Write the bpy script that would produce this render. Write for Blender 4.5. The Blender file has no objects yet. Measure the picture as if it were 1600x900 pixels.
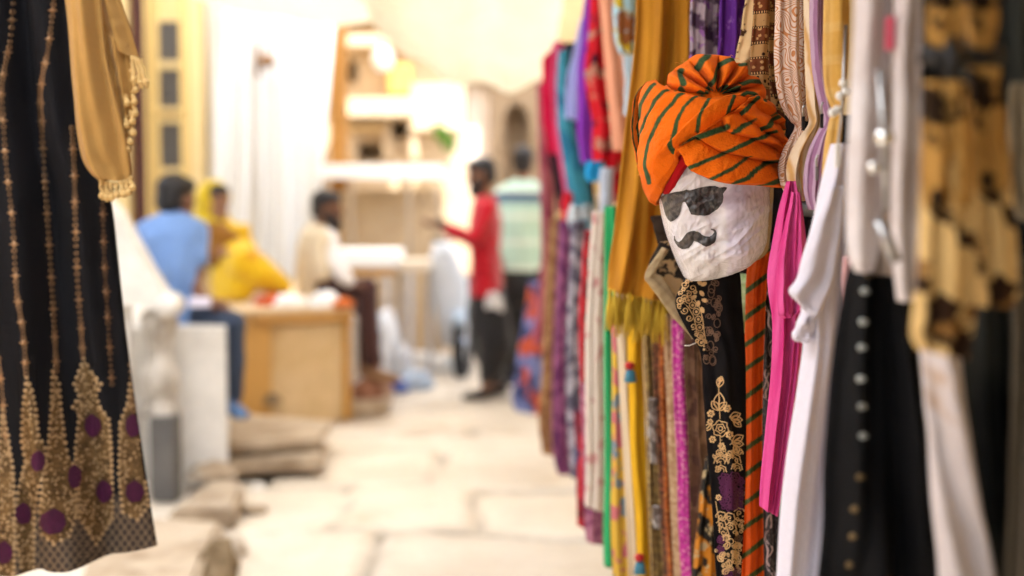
import bpy, bmesh, math, random
from mathutils import Vector, Matrix, noise as mnoise
from mathutils.bvhtree import BVHTree
random.seed(7)
C = bpy.context.scene.collection
scene = bpy.context.scene
rad = math.radians
# ---------------------------------------------------------------- camera, light, exposure
CAMZ, FPX = 1.46, 2222.2
PITCH = math.atan(150 / FPX)
cam_d = bpy.data.cameras.new('camera'); cam = bpy.data.objects.new('camera', cam_d); C.objects.link(cam)
cam.location = (0, 0, CAMZ); cam.rotation_euler = (math.pi / 2 - PITCH, 0, 0)
cam_d.lens = 50; cam_d.sensor_width = 36; cam_d.clip_start = 0.05; cam_d.clip_end = 500
cam_d.dof.use_dof = True; cam_d.dof.focus_distance = 2.12; cam_d.dof.aperture_fstop = 2.0
scene.camera = cam
SUN_EL, SUN_AZ = 60.0, 140.0
w = bpy.data.worlds.new('World'); scene.world = w; w.use_nodes = True
wn = w.node_tree.nodes; sky = wn.new('ShaderNodeTexSky'); sky.sky_type = 'NISHITA'; sky.sun_disc = False
sky.sun_elevation = rad(SUN_EL); sky.sun_rotation = rad(SUN_AZ); sky.dust_density = 1.0
w.node_tree.links.new(sky.outputs[0], wn['Background'].inputs[0]); wn['Background'].inputs[1].default_value = 0.15
sun_d = bpy.data.lights.new('sun', 'SUN'); sun_d.energy = 5.0; sun_d.angle = rad(0.55); sun_d.color = (1.0, 0.985, 0.965)
sun = bpy.data.objects.new('sun', sun_d); C.objects.link(sun)
sp = Vector((math.cos(rad(SUN_EL)) * math.sin(rad(SUN_AZ)), math.cos(rad(SUN_EL)) * math.cos(rad(SUN_AZ)), math.sin(rad(SUN_EL))))
sun.rotation_euler = (-sp).to_track_quat('-Z', 'Y').to_euler(); sun.location = sp * 30
scene.view_settings.view_transform = 'Standard'; scene.view_settings.look = 'None'
scene.view_settings.gamma = 1; scene.view_settings.use_curve_mapping = False
scene.view_settings.exposure = 2.06
scene.cycles.use_denoising = True
scene.cycles.max_bounces = 8; scene.cycles.diffuse_bounces = 4; scene.cycles.sample_clamp_indirect = 8

# ---------------------------------------------------------------- helpers
SA, CA = math.sin(PITCH), math.cos(PITCH)
def ray(px, py):
    sx, sy = (px - 800) / FPX, (450 - py) / FPX
    return Vector((sx, CA + sy * SA, -SA + sy * CA))
def P(px, py, Y):                       # the point at distance Y up the alley seen at this picture position
    d = ray(px, py); return Vector((0, 0, CAMZ)) + d * (Y / d.y)
def proj(v):
    d = v - Vector((0, 0, CAMZ)); f = d.y * CA - d.z * SA; u = d.y * SA + d.z * CA
    return (800 + FPX * d.x / f, 450 - FPX * u / f)
def lerp(a, b, t): return a + (b - a) * t
def sstep(a, b, x):
    t = min(1, max(0, (x - a) / (b - a))); return t * t * (3 - 2 * t)
def crom(pts, t):                       # Catmull-Rom through tuples, t in 0..1
    n = len(pts) - 1; s = min(max(t, 0), 1) * n; i = min(int(s), n - 1); f = s - i
    p1, p2 = pts[i], pts[i + 1]
    p0 = pts[i - 1] if i > 0 else tuple(2 * a - b for a, b in zip(p1, p2))
    p3 = pts[i + 2] if i + 2 <= n else tuple(2 * b - a for a, b in zip(p1, p2))
    return tuple(0.5 * (2 * b + (c - a) * f + (2 * a - 5 * b + 4 * c - d) * f * f + (3 * b - a - 3 * c + d) * f ** 3) for a, b, c, d in zip(p0, p1, p2, p3))
def tag(o, label=None, cat=None, group=None, kind=None):
    if label: o['label'] = label
    if cat: o['category'] = cat
    if group: o['group'] = group
    if kind: o['kind'] = kind
    return o
def thing(name, loc, label, cat, group=None):
    o = bpy.data.objects.new(name, None); o.empty_display_size = .1; C.objects.link(o); o.location = loc
    return tag(o, label, cat, group)
def root_of(o):
    v = Vector((0, 0, 0))
    while o is not None:
        v += Vector(o.location); o = o.parent
    return v
def obj(name, V, F, m, parent=None, uv=None, col=None, smooth=True, origin=None):
    V = [Vector(v) for v in V]
    if origin is None:
        if parent is None:
            xs = [v.x for v in V]; ys = [v.y for v in V]; zs = [v.z for v in V]
            origin = Vector(((min(xs) + max(xs)) / 2, (min(ys) + max(ys)) / 2, min(zs)))
        else: origin = sum(V, Vector()) / max(1, len(V))
    origin = Vector(origin)
    me = bpy.data.meshes.new(name); me.from_pydata([tuple(v - origin) for v in V], [], F)
    if uv:
        l = me.uv_layers.new(name='UVMap'); flat = []
        for lp in me.loops: flat.extend(uv[lp.vertex_index])
        l.data.foreach_set('uv', flat)
    if col:
        a = me.color_attributes.new('Col', 'FLOAT_COLOR', 'POINT'); flat = []
        for c in col: flat.extend((c[0], c[1], c[2], 1))
        a.data.foreach_set('color', flat)
    if smooth: me.polygons.foreach_set('use_smooth', [True] * len(me.polygons))
    me.materials.append(m); me.update()
    o = bpy.data.objects.new(name, me); C.objects.link(o)
    if parent is not None:
        o.parent = parent; o.location = origin - root_of(parent)
    else: o.location = origin
    return o
class MB:                               # collects shapes into one mesh
    def __init__(s): s.V, s.F = [], []
    def add(s, V, F):
        n = len(s.V); s.V += [Vector(v) for v in V]; s.F += [tuple(i + n for i in f) for f in F]; return s
    def box(s, lo, hi, bev=0.0, M=None):
        bm = bmesh.new(); bmesh.ops.create_cube(bm, size=1)
        lo, hi = Vector(lo), Vector(hi)
        for v in bm.verts: v.co = Vector([lerp(lo[i], hi[i], v.co[i] + .5) for i in range(3)])
        if bev > 0: bmesh.ops.bevel(bm, geom=list(bm.edges), offset=bev, segments=2, affect='EDGES', profile=.6)
        bm.verts.index_update()
        V = [v.co.copy() for v in bm.verts]; F = [tuple(v.index for v in f.verts) for f in bm.faces]; bm.free()
        if M is not None: V = [M @ v for v in V]
        return s.add(V, F)
    def loft(s, rings, cap=True):
        n = len(rings[0]); V = [v for r in rings for v in r]; F = []
        for i in range(len(rings) - 1):
            for j in range(n): F.append((i * n + j, i * n + (j + 1) % n, (i + 1) * n + (j + 1) % n, (i + 1) * n + j))
        if cap: F.append(tuple(range(n - 1, -1, -1))); F.append(tuple((len(rings) - 1) * n + j for j in range(n)))
        return s.add(V, F)
    def tube(s, pts, r, n=8, cap=True):
        pts = [Vector(p) for p in pts]; rings = []
        rr = r if isinstance(r, (list, tuple)) else [r] * len(pts)
        up = Vector((0.13, 0.31, 0.94)).normalized()
        for i, p in enumerate(pts):
            d = (pts[min(i + 1, len(pts) - 1)] - pts[max(i - 1, 0)]).normalized()
            a = d.cross(up)
            if a.length < .05: a = d.cross(Vector((1, 0, 0)))
            a.normalize(); b = d.cross(a)
            rings.append([p + (a * math.cos(t) + b * math.sin(t)) * rr[i] for t in [2 * math.pi * k / n for k in range(n)]])
        return s.loft(rings, cap)
    def ball(s, c, r, n=12, rot=None):
        c = Vector(c); r = Vector(r) if not isinstance(r, (int, float)) else Vector((r, r, r))
        rings = []
        for i in range(1, n):
            t = math.pi * i / n
            ring = [Vector((r.x * math.sin(t) * math.cos(q), r.y * math.sin(t) * math.sin(q), r.z * math.cos(t))) for q in [2 * math.pi * k / (2 * n) for k in range(2 * n)]]
            rings.append([c + (rot @ v if rot is not None else v) for v in ring][::-1])
        return s.loft(rings)
    def build(s, name, m, parent=None, smooth=True, **k): return obj(name, s.V, s.F, m, parent, smooth=smooth, **k)
def remesh(V, F, vox, smooth=3):
    me = bpy.data.meshes.new('tmp'); me.from_pydata([tuple(v) for v in V], [], F)
    o = bpy.data.objects.new('tmp', me); C.objects.link(o)
    r = o.modifiers.new('r', 'REMESH'); r.mode = 'VOXEL'; r.voxel_size = vox
    s = o.modifiers.new('s', 'SMOOTH'); s.iterations = smooth; s.factor = .5
    dg = bpy.context.evaluated_depsgraph_get(); ev = o.evaluated_get(dg); m2 = ev.to_mesh()
    V2 = [v.co.copy() for v in m2.vertices]; F2 = [tuple(p.vertices) for p in m2.polygons]
    ev.to_mesh_clear(); bpy.data.objects.remove(o); bpy.data.meshes.remove(me)
    return V2, F2

# ---------------------------------------------------------------- materials
class NB:
    def __init__(s, name):
        s.m = bpy.data.materials.new(name); s.m.use_nodes = True; s.t = s.m.node_tree; s.b = s.t.nodes['Principled BSDF']
    def n(s, t, **k):
        x = s.t.nodes.new(t)
        for a, b in k.items(): setattr(x, a, b)
        return x
    def put(s, sock, v):
        if isinstance(v, bpy.types.NodeSocket): s.t.links.new(v, sock)
        elif isinstance(v, (tuple, list)) and len(v) == 3 and sock.type == 'RGBA': sock.default_value = (*v, 1)
        else: sock.default_value = v
    def uv(s): return s.n('ShaderNodeTexCoord').outputs['UV']
    def ob(s): return s.n('ShaderNodeTexCoord').outputs['Object']
    def math(s, op, a, b=0.0, c=0.0, clamp=False):
        x = s.n('ShaderNodeMath', operation=op, use_clamp=clamp); s.put(x.inputs[0], a); s.put(x.inputs[1], b); s.put(x.inputs[2], c); return x.outputs[0]
    def vmul(s, v, k):
        x = s.n('ShaderNodeVectorMath', operation='MULTIPLY'); s.put(x.inputs[0], v); x.inputs[1].default_value = k; return x.outputs[0]
    def vadd(s, v, k):
        x = s.n('ShaderNodeVectorMath', operation='ADD'); s.put(x.inputs[0], v); s.put(x.inputs[1], k); return x.outputs[0]
    def dot(s, v, k):
        x = s.n('ShaderNodeVectorMath', operation='DOT_PRODUCT'); s.put(x.inputs[0], v); x.inputs[1].default_value = k; return x.outputs['Value']
    def noise(s, v, scale, det=3, rough=.55, dist=0.0, out='Fac'):
        x = s.n('ShaderNodeTexNoise'); s.put(x.inputs['Vector'], v); x.inputs['Scale'].default_value = scale
        x.inputs['Detail'].default_value = det; x.inputs['Roughness'].default_value = rough; x.inputs['Distortion'].default_value = dist; return x.outputs[out]
    def vor(s, v, scale, feat='F1', out='Distance', rnd=1.0, metric='EUCLIDEAN'):
        x = s.n('ShaderNodeTexVoronoi', feature=feat)
        if feat != 'DISTANCE_TO_EDGE': x.distance = metric
        s.put(x.inputs['Vector'], v); x.inputs['Scale'].default_value = scale; x.inputs['Randomness'].default_value = rnd; return x.outputs[out]
    def mix(s, f, a, b, mode='MIX'):
        x = s.n('ShaderNodeMix', data_type='RGBA', blend_type=mode); s.put(x.inputs[0], f); s.put(x.inputs[6], a); s.put(x.inputs[7], b); return x.outputs[2]
    def step(s, v, a, b):
        x = s.n('ShaderNodeMapRange', interpolation_type='SMOOTHSTEP'); s.put(x.inputs[0], v); x.inputs[1].default_value = a; x.inputs[2].default_value = b; return x.outputs[0]
    def col(s): return s.n('ShaderNodeVertexColor', layer_name='Col').outputs[0]
    def frac(s, v): return s.math('FRACT', v)
    def done(s, color, rough=.8, bump=None, bstr=.3, bdist=.002, sheen=0.0, metal=0.0, coat=0.0, spec=.3):
        s.put(s.b.inputs['Base Color'], color); s.put(s.b.inputs['Roughness'], rough); s.b.inputs['Metallic'].default_value = metal
        s.b.inputs['Sheen Weight'].default_value = sheen; s.b.inputs['Coat Weight'].default_value = coat
        s.b.inputs['Specular IOR Level'].default_value = spec
        if bump is not None:
            x = s.n('ShaderNodeBump'); s.put(x.inputs['Height'], bump); x.inputs['Strength'].default_value = bstr; x.inputs['Distance'].default_value = bdist
            s.t.links.new(x.outputs[0], s.b.inputs['Normal'])
        return s.m
def plain(name, col, rough=.7, metal=0.0, var=.12, sc=8, bump=.0, coat=0.0):
    nb = NB(name); o = nb.ob(); n = nb.noise(o, sc, 4)
    c = nb.mix(n, tuple(x * (1 - var) for x in col), tuple(min(1, x * (1 + var)) for x in col))
    return nb.done(c, rough, nb.noise(o, sc * 6, 4) if bump else None, bump, .01, metal=metal, coat=coat)
def scalef(c, k): return tuple(min(1, x * k) for x in c)
def fabric(name, base, pat=None, rough=.85, sheen=.08, var=.14, weave=1.0, trans=0.0, wr=.5):
    """cloth: pat(nb, uv, base) may return a patterned colour; fine weave and soft crumple come from bump"""
    nb = NB(name); u = nb.uv()
    c = pat(nb, u) if pat else base
    n = nb.noise(u, 14, 4, .6); n2 = nb.noise(nb.vmul(u, (900, 120, 1)), 1.0, 2)
    c = nb.mix(1.0, c, nb.mix(n, (1 - var,) * 3, (1 + var * .6,) * 3), 'MULTIPLY')
    c = nb.mix(1.0, c, nb.mix(n2, (.88,) * 3, (1.1,) * 3), 'MULTIPLY')
    crum = nb.noise(nb.vmul(u, (60, 14, 1)), 1.0, 3, .6, .6)
    b = nb.math('ADD', nb.math('MULTIPLY', crum, wr), nb.math('MULTIPLY', n2, .05 * weave))
    nb.done(c, rough, b, .5, .006, sheen=sheen * .4 if max(base) > .1 else 0, spec=.06 if max(base) > .1 else .03)
    if trans > 0:
        tr = nb.n('ShaderNodeBsdfTranslucent'); nb.put(tr.inputs[0], c); mx = nb.n('ShaderNodeMixShader'); mx.inputs[0].default_value = trans
        out = nb.t.nodes['Material Output']; nb.t.links.new(nb.b.outputs[0], mx.inputs[1]); nb.t.links.new(tr.outputs[0], mx.inputs[2]); nb.t.links.new(mx.outputs[0], out.inputs[0])
    return nb.m
# patterns, all in metres of cloth
def stripes(c1, c2, freq, width, ang=0, wob=.0, soft=.06):
    def f(nb, u):
        k = nb.dot(u, (math.cos(rad(ang)), math.sin(rad(ang)), 0))
        if wob: k = nb.math('ADD', k, nb.math('MULTIPLY', nb.noise(u, 25, 2), wob))
        t = nb.math('ABSOLUTE', nb.math('SUBTRACT', nb.frac(nb.math('MULTIPLY', k, freq)), .5))
        return nb.mix(nb.step(t, width / 2 + soft, width / 2 - soft), c1, c2)
    return f
def blotch(c1, c2, scale, a=.45, b=.55, stretch=(1, 1, 1), c3=None, s3=None):
    def f(nb, u):
        v = nb.vmul(u, stretch); r = nb.mix(nb.step(nb.noise(v, scale, 3), a, b), c1, c2)
        if c3: r = nb.mix(nb.step(nb.noise(nb.vadd(v, (5, 3, 0)), s3 or scale * 1.6, 3), .55, .6), r, c3)
        return r
    return f
def contour(c1, c2, scale, rings, width, c3=None):
    def f(nb, u):
        n = nb.noise(u, scale, 1.2, .4, .3); t = nb.math('ABSOLUTE', nb.math('SUBTRACT', nb.frac(nb.math('MULTIPLY', n, rings)), .5))
        r = nb.mix(nb.step(t, width + .05, width - .03), c1, c2)
        if c3: r = nb.mix(nb.step(nb.noise(u, scale * .6, 1), .55, .65), r, nb.mix(.5, r, c3))
        return r
    return f
def flowers(c1, c2, c3, scale, c4=None):
    def f(nb, u):
        v = nb.vadd(u, nb.vmul(nb.noise(u, scale * 1.5, 2, out='Color'), (.02, .02, 0)))
        d = nb.vor(v, scale, rnd=.75); n = nb.noise(u, scale * 6, 2)
        d2 = nb.math('ADD', d, nb.math('MULTIPLY', nb.math('SUBTRACT', n, .5), .35))
        r = nb.mix(nb.step(d2, .34, .27), c1, c2); r = nb.mix(nb.step(d2, .13, .09), r, c3)
        if c4: r = nb.mix(nb.step(nb.vor(u, scale * 3.1), .2, .12), r, c4)
        return r
    return f
def leopard(c1, c2, c3, scale):
    def f(nb, u):
        v = nb.vadd(u, nb.vmul(nb.noise(u, 30, 2, out='Color'), (.03, .03, 0)))
        d = nb.vor(v, scale, rnd=.9); n = nb.noise(u, scale * 2.2, 2)
        r = nb.mix(nb.step(d, .30, .2), c1, c2)
        ring = nb.math('MULTIPLY', nb.step(d, .47, .40), nb.step(d, .22, .28)); ring = nb.math('MULTIPLY', ring, nb.step(n, .42, .5))
        return nb.mix(ring, r, c3)
    return f
def check(c1, c2, fu, fv, w=.35):
    def f(nb, u):
        sx = nb.n('ShaderNodeSeparateXYZ'); nb.put(sx.inputs[0], u)
        a = nb.step(nb.frac(nb.math('MULTIPLY', sx.outputs[0], fu)), w, w - .12); b = nb.step(nb.frac(nb.math('MULTIPLY', sx.outputs[1], fv)), w, w - .12)
        return nb.mix(nb.math('MULTIPLY', nb.math('ADD', a, b), .5), c1, c2)
    return f
def bands(c1, c2, cd, fv):                  # block print: horizontal bands, dotted lines, blossoms
    def f(nb, u):
        sx = nb.n('ShaderNodeSeparateXYZ'); nb.put(sx.inputs[0], u)
        k = nb.frac(nb.math('MULTIPLY', sx.outputs[1], fv)); body = nb.mix(nb.step(k, .52, .54), c1, c2)
        d = nb.vor(u, 120, rnd=.7); n = nb.noise(u, 260, 2)
        fl = nb.step(nb.math('ADD', d, nb.math('MULTIPLY', n, .35)), .55, .46)
        body = nb.mix(fl, body, nb.mix(nb.step(k, .5, .52), cd, scalef(c1, 1.1)))
        line = nb.step(nb.math('ABSOLUTE', nb.math('SUBTRACT', k, .53)), .06, .05); line2 = nb.step(nb.math('ABSOLUTE', nb.math('SUBTRACT', k, .03)), .05, .035)
        dots = nb.step(nb.math('ABSOLUTE', nb.math('SUBTRACT', nb.frac(nb.math('MULTIPLY', sx.outputs[0], 260)), .5)), .24, .16)
        inner = nb.step(nb.math('ABSOLUTE', nb.math('SUBTRACT', k, .53)), .04, .03); inner2 = nb.step(nb.math('ABSOLUTE', nb.math('SUBTRACT', k, .03)), .025, .018)
        body = nb.mix(nb.math('MAXIMUM', line, line2), body, cd)
        return nb.mix(nb.math('MULTIPLY', nb.math('MAXIMUM', inner, inner2), dots), body, scalef(c1, 1.5))
    return f
def vpaint(nb, u): return nb.col()

# ---------------------------------------------------------------- cloth
def cloth(name, Y, rows, m, parent=None, depth=.03, folds=((2.3, .012), (5.1, .006)), nu=26, nv=60, uvw=None, seed=0, paint=None, edge=.6, dY=None, bvh=False, wav=1.0):
    """hanging cloth with two faces: rows = (left px, py, right px, py) from top to bottom, at distance Y (dY: extra per row)"""
    rnd = random.Random(seed * 77 + int(rows[0][0]))
    w0 = max(abs(r[2] - r[0]) for r in rows) * Y / FPX
    ph = [(f, min(a, .22 * w0 / f), rnd.random() * 6.28, rnd.uniform(-1.2, 1.2), rnd.random() * 6.28) for f, a in folds]
    V, UV, COL = [], [], []; n = nu * 2
    L0 = None; vlen = 0; prev = None
    wd = uvw or max(abs(r[2] - r[0]) for r in rows) * Y / FPX
    for i in range(nv + 1):
        t = i / nv; lx, ly, rx, ry = crom(rows, t); y0 = Y + (crom([(d,) for d in dY], t)[0] if dY else 0)
        ey = mnoise.noise(Vector((seed * 3.1 + rows[0][0] * .013, t * 5, 0))) * 2.2 * wav
        A, B = P(lx + ey, ly, y0), P(rx + ey * .6, ry, y0)
        mid = (A + B) / 2
        if prev is not None: vlen += (mid - prev).length
        prev = mid; wid = (B - A).length; sc = min(1.25, wid / wd) if wd else 1
        for side in (0, 1):
            for j in range(nu):
                u = (j + (.0 if side == 0 else .0)) / nu if side == 0 else 1 - j / nu
                p = A.lerp(B, u)
                bul = (max(0, 4 * u * (1 - u))) ** edge
                r = sum(a * math.sin(6.283 * f * u + q + dr * t * 3 + .6 * math.sin(t * 4 + s)) for f, a, q, dr, s in ph)
                r += .004 * mnoise.noise(Vector((u * 3 + seed, t * 9, rows[0][0] * .1)))
                k = min(1, 5 * min(u, 1 - u) + .1)
                if side == 0: p = p + Vector((0, -depth * bul - r * k * (.35 + .65 * sc), 0))
                else: p = p + Vector((0, depth * bul * .7 - r * k * .5, 0))
                V.append(p); UV.append((u * wd + side * wd * 1.37, -vlen))
                if paint: COL.append(paint(*proj(p)))
    F = []
    for i in range(nv):
        for j in range(n): F.append((i * n + j, (i + 1) * n + j, (i + 1) * n + (j + 1) % n, i * n + (j + 1) % n))
    F.append(tuple(range(n))); F.append(tuple(nv * n + j for j in range(n - 1, -1, -1)))
    o = obj(name, V, F, m, parent, uv=UV, col=COL if paint else None)
    if bvh: o = (o, BVHTree.FromPolygons(V, F))
    return o
def hit(b, px, py, off=.0012):
    d = ray(px, py).normalized(); p, nrm, _, _ = b.ray_cast(Vector((0, 0, CAMZ)), d)
    if p is None: return None
    if nrm.dot(d) > 0: nrm = -nrm
    return p + nrm * off
class Stitch:                               # thin raised work laid on a cloth or a face
    def __init__(s, b, off=.0012): s.b, s.off, s.mb = b, off, MB()
    def line(s, pts, wpx, taper=False):
        V = []; n = len(pts); quad = []
        for i, (x, y) in enumerate(pts):
            x0, y0 = pts[max(i - 1, 0)]; x1, y1 = pts[min(i + 1, n - 1)]; l = math.hypot(x1 - x0, y1 - y0) or 1
            h = wpx / 2 * (math.sin(math.pi * (i + .35) / (n + .3)) ** .5 if taper else 1); nx, ny = -(y1 - y0) / l * h, (x1 - x0) / l * h
            a, c, bb = hit(s.b, x + nx, y + ny, s.off * .3), hit(s.b, x, y, s.off * 1.5), hit(s.b, x - nx, y - ny, s.off * .3)
            quad.append((a, c, bb))
        for i in range(n - 1):
            q = quad[i] + quad[i + 1]
            if any(v is None for v in q): continue
            if max((q[0] - q[3]).length, (q[2] - q[5]).length) > .05: continue
            s.mb.add(q, [(0, 1, 4, 3), (1, 2, 5, 4)])
    def disc(s, x, y, r, ry=None, n=8, dome=1.6):
        ry = ry or r; c = hit(s.b, x, y, s.off * dome)
        ring = [hit(s.b, x + r * math.cos(6.283 * k / n), y + ry * math.sin(6.283 * k / n), s.off * .4) for k in range(n)]
        if c is None or any(v is None for v in ring): return
        s.mb.add([c] + ring, [(0, 1 + k, 1 + (k + 1) % n) for k in range(n)])
    def poly(s, pts, step=4.0):             # filled outline, as a dense grid clipped to the outline
        xs = [p[0] for p in pts]; ys = [p[1] for p in pts]
        rings = []; n = len(pts); K = 7
        cx, cy = sum(xs) / n, sum(ys) / n
        raise NotImplementedError
    def flower(s, x, y, r, n=6, a0=0):
        for k in range(n):
            a = a0 + 6.283 * k / n; s.disc(x + r * .62 * math.cos(a), y + r * .62 * math.sin(a), r * .34, n=6)
        s.disc(x, y, r * .2, n=5)
    def ring(s, x, y, r, wpx, ry=None, a0=0, a1=6.283, sc=0, ns=0):
        n = max(10, int(r * 1.5)); ry = ry or r
        s.line([(x + (r + sc * math.sin(ns * t)) * math.cos(t), y + (ry + sc * math.sin(ns * t)) * math.sin(t)) for t in [lerp(a0, a1, k / n) for k in range(n + 1)]], wpx)
    def rose(s, x, y, r, wpx):
        s.ring(x, y, r, wpx, sc=r * .13, ns=6); s.ring(x, y, r * .6, wpx, sc=r * .1, ns=5, a0=.4, a1=6.4); s.ring(x, y, r * .28, wpx)
    def spiral(s, x, y, r, wpx, a0=0, turns=1.4, d=1):
        n = 18; s.line([(x + r * (1 - .8 * k / n) * math.cos(a0 + d * 6.283 * turns * k / n), y + r * (1 - .8 * k / n) * math.sin(a0 + d * 6.283 * turns * k / n)) for k in range(n + 1)], wpx)
    def leaf(s, x, y, ln, ang, wpx, fat=.3):
        ca, sa = math.cos(ang), math.sin(ang)
        for sg in (-1, 1):
            s.line([(x + ca * ln * t - sa * sg * fat * ln * math.sin(math.pi * t), y + sa * ln * t + ca * sg * fat * ln * math.sin(math.pi * t)) for t in [k / 8 for k in range(9)]], wpx)
        s.line([(x + ca * ln * t, y + sa * ln * t) for t in (.1, .4, .75)], wpx * 1.3, True)
    def build(s, name, m, parent): return s.mb.build(name, m, parent)
def inpoly(x, y, poly):
    c = False; n = len(poly)
    for i in range(n):
        x0, y0 = poly[i]; x1, y1 = poly[i - 1]
        if (y0 > y) != (y1 > y) and x < (x1 - x0) * (y - y0) / (y1 - y0) + x0: c = not c
    return c
def dseg(x, y, pl):
    best = 1e9
    for i in range(len(pl) - 1):
        x0, y0 = pl[i]; x1, y1 = pl[i + 1]; dx, dy = x1 - x0, y1 - y0; l = dx * dx + dy * dy
        t = min(1, max(0, ((x - x0) * dx + (y - y0) * dy) / l)) if l else 0
        best = min(best, math.hypot(x - x0 - t * dx, y - y0 - t * dy))
    return best
def decal(b, poly, step=1.6, off=.0010):    # paper shape pasted on a surface: grid cells inside the outline, rim snapped
    xs = [p[0] for p in poly]; ys = [p[1] for p in poly]; mb = MB(); idx = {}
    from mathutils.geometry import delaunay_2d_cdt
    pts = [Vector(p) for p in poly]; n = len(pts)
    rim = []
    for i in range(n):
        a, c = pts[i], pts[(i + 1) % n]; k = max(1, int((c - a).length / step)); rim += [a.lerp(c, j / k) for j in range(k)]
    inner = []; y = min(ys) + step * .7
    while y < max(ys):
        x = min(xs) + step * .6
        while x < max(xs):
            if inpoly(x, y, poly) and dseg(x, y, poly + [poly[0]]) > step * .6: inner.append(Vector((x, y)))
            x += step
        y += step
    nr = len(rim); res = delaunay_2d_cdt(rim + inner, [(i, (i + 1) % nr) for i in range(nr)], [], 0, 1e-5)
    V = [hit(b, v.x, v.y, off) for v in res[0]]; F = []
    for f in res[2]:
        c = sum((res[0][i] for i in f), Vector((0, 0))) / len(f)
        if inpoly(c.x, c.y, poly) and all(V[i] is not None for i in f): F.append(tuple(f))
    V = [v if v is not None else Vector((0, 0, 0)) for v in V]
    used = sorted({i for f in F for i in f}); mp = {a: k for k, a in enumerate(used)}
    return [V[i] for i in used], [tuple(mp[i] for i in f) for f in F]
# ---------------------------------------------------------------- the setting
def stone_mat(name, c1, c2, sc=3.0, rough=.9, bstr=.5, stain=None, usecol=False):
    nb = NB(name); o = nb.ob(); n = nb.noise(o, sc, 5, .65); n2 = nb.noise(o, sc * 9, 5, .7)
    c = nb.mix(nb.step(n, .3, .7), c1, c2); c = nb.mix(1.0, c, nb.mix(n2, (.8,) * 3, (1.15,) * 3), 'MULTIPLY')
    if stain: c = nb.mix(nb.math('MULTIPLY', nb.step(nb.noise(nb.vadd(o, (9, 4, 2)), sc * .7, 4, .7), .52, .7), .8), c, stain)
    if usecol: c = nb.mix(1.0, c, nb.col(), 'MULTIPLY')
    return nb.done(c, rough, nb.math('ADD', nb.math('MULTIPLY', n, .6), nb.math('MULTIPLY', n2, .4)), bstr, .03, spec=.25 if rough > .5 else .6)
m_pave = stone_mat('pale sandstone paving', (.60, .525, .43), (.72, .65, .55), 1.6, .42, .5, (.44, .35, .245), True)
m_dirt = stone_mat('dusty ground', (.42, .33, .22), (.5, .40, .28), .6)
m_sand = stone_mat('golden sandstone', (.52, .36, .17), (.66, .49, .27), 1.4, .9, .5, (.38, .25, .12))
m_sandpale = stone_mat('pale sandstone', (.50, .375, .235), (.60, .47, .32), 1.1, .9, .4, (.5, .36, .2))
m_white = stone_mat('whitewashed stone', (.62, .58, .52), (.78, .74, .68), 2.2, .8, .3, (.45, .38, .3))
m_carve = stone_mat('grey weathered carving', (.38, .33, .27), (.72, .67, .60), 9, .85, .8, (.2, .16, .12))
m_grey = stone_mat('dark grey stone', (.10, .095, .09), (.15, .14, .13), 4, .8)
m_brownst = stone_mat('brown weathered stone', (.17, .115, .06), (.34, .25, .15), 9, .9, .9)
m_dark = plain('dark interior', (.03, .025, .02), .9)
m_wood = plain('orange brown wood', (.46, .24, .07), .6, var=.25, sc=5, bump=.2)
m_ply = stone_mat('pale plywood', (.56, .38, .18), (.66, .48, .27), 2.0, .6, .1, (.42, .25, .09))
m_steel = plain('dull steel', (.45, .45, .46), .35, 1.0)
m_black = plain('black plastic', (.015, .015, .016), .45)
m_wpaint = plain('white paint', (.8, .79, .76), .6, var=.05)

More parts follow.
